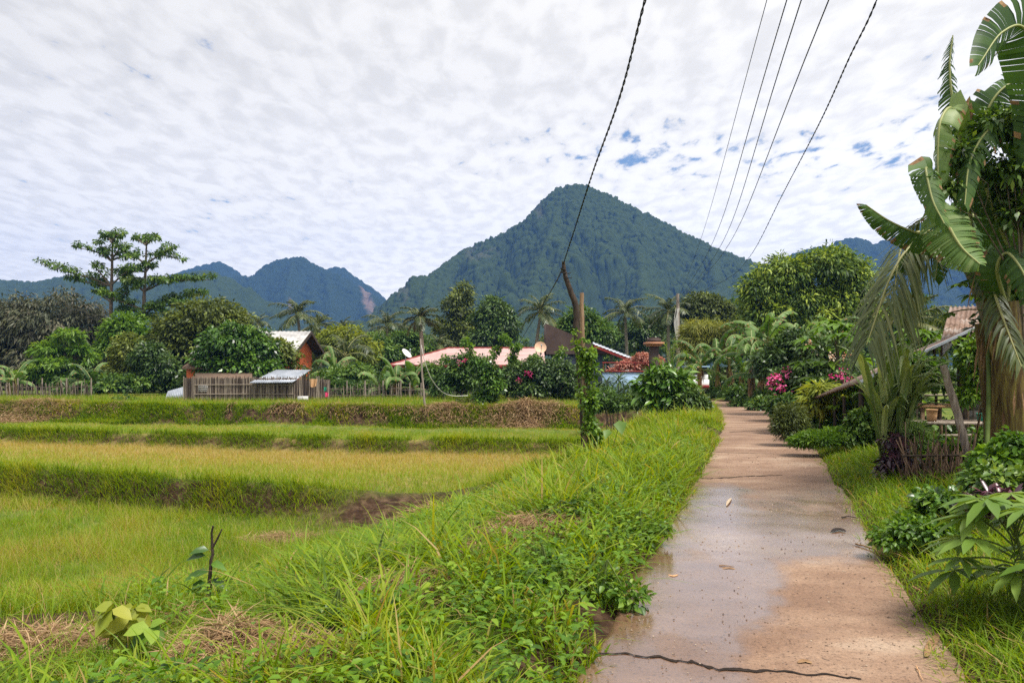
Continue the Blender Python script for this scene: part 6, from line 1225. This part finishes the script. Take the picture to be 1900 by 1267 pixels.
heap('pale straw heap on the far bank at the left edge', 45, 765, 2.2, .35, 2600)
heap('tan hay patch on the slope below the dead sapling', 345, 1165, .3, .12, 1300)
heap('small brown hay tuft left of the flattened dry patch', 640, 1075, .28, .12, 1300)
heap('brown hay tuft between the two larger verge heaps', 870, 1040, .3, .14, 1400)
heap('brown straw tangle just below the washed out bund', 800, 960, .5, .12, 1600)
# leafy weeds among the verge grass
for lab, px, py, s in (('leafy weeds below the vine covered post', 1130, 935, .26), ('leafy creeper at the path edge in the middle distance', 1190, 1010, .2), ('dark leafy weed beside the brown hay heap', 1040, 985, .26), ('leafy weeds hanging towards the path near the bottom', 1120, 1120, .18), ('round leaved weed in the near grass left of the path', 1010, 1090, .2), ('leafy weed clump below the flattened dry patch', 640, 1190, .2)):
    b = hit(px, py); t = thing('leafy_weed', lab, 'weed', b, 'leafy weeds in the left verge'); m = MB(); lb = [(b + [R.normal(0, s * .5), R.normal(0, s * .4), s * .55 + R.normal(0, .05)], (s * .45, s * .45, s * .35)) for _ in range(4)]; ms = MB(); limbs(ms, b, lb, .010, twigs=3); ms.build('stems', M_gstem, t); crown(m, lb, 420, .055, .036, .10, .2, .35, .3, 2, 8, .7, -.6, .2); m.build('leaves', M_green if 'dark' in lab else M_bright, t)
# small white flowered grass plumes near the bottom of the right verge are left to the grass; litter on the path:
def litter(name, lab, cat, pts, w, mat, z=.022, v=.5, curl=.3):
    p = spline([G(*q) + [0, 0, z] for q in pts], 9); T = nrm(np.gradient(p, axis=0)); S = nrm(np.cross(T, Z3)); pr = w / 2 * np.sin(PI * np.linspace(.06, .95, 9)) ** .7; m = MB()
    V = np.concatenate([p - S * pr[:, None] + Z3 * curl * pr[:, None], p, p + S * pr[:, None] + Z3 * curl * pr[:, None] * .7]); V = np.concatenate([V, V - [0, 0, .003]]); k = np.arange(8); f = np.concatenate([np.stack([k, k + 1, k + 10, k + 9], 1), np.stack([k + 9, k + 10, k + 19, k + 18], 1)]); m.add(V, np.concatenate([f, f[:, ::-1] + 27]), v); tag(m.build(name, mat, origin=p[4]), lab, cat, 'litter on the path')
M_hay = noise_mat('pale_leaf', [(.30, .22, .15), (.50, .40, .29)], 12, .8, .2)
M_dl = noise_mat('dark_dead_leaf', [(.012, .009, .008), (.04, .025, .02)], 20, .6, .3)
litter('dead_leaf', 'black curled dead leaf on the wet right side of the path', 'leaf', [(1543, 990), (1556, 986), (1569, 989)], .06, M_dl, .02, curl=.5)
litter('dead_leaf', 'tan curled leaf lying in the middle of the path', 'leaf', [(1348, 941), (1352, 934), (1357, 927)], .035, M_hay, .02, curl=.8)
litter('dead_leaf', 'small brown leaf near the front crack of the path', 'leaf', [(1481, 1233), (1493, 1230), (1506, 1234)], .04, M_dead, .012)
litter('bark_strip', 'long brown strip of bark at the right edge of the path', 'bark', [(1718, 1222), (1728, 1200), (1742, 1178)], .05, M_dead, .012)
litter('dead_leaf', 'flat brown leaf on the wet left side of the path', 'leaf', [(1340, 1058), (1352, 1056), (1364, 1058)], .04, M_dead, .01)
litter('dead_leaf', 'pale leaf scrap beside the grass on the left of the path', 'leaf', [(1240, 1068), (1249, 1071), (1258, 1068)], .035, M_tan, .01)
def twig(lab, pts, r, mat=None):
    m = MB(); p = spline([G(*q) + [0, 0, r + .012] for q in pts], 10); tube(m, p + R.normal(0, r * .4, (10, 3)) * [1, 1, .3], np.linspace(r, r * .5, 10), 5); tag(m.build('twig', mat or M_dead, origin=p[5]), lab, 'twig', 'litter on the path')
twig('long thin twig at the right edge of the wet band', [(1588, 1012), (1620, 1022), (1652, 1040)], .008)
twig('dark twig just right of the black dead leaf', [(1562, 963), (1575, 961), (1590, 964)], .008, M_dl)
twig('short pale stick at the right grass edge', [(1693, 1092), (1706, 1099), (1718, 1108)], .006, M_tan)
twig('bent dark twig right of the dry patch', [(1692, 1148), (1702, 1140), (1712, 1136)], .006, M_dl)
twig('thin pale stem near the bottom right of the path', [(1700, 1240), (1706, 1252), (1712, 1266)], .004, M_tan)
twig('thin twig lying on the wet middle of the path', [(1334, 1052), (1350, 1053), (1362, 1055)], .005)
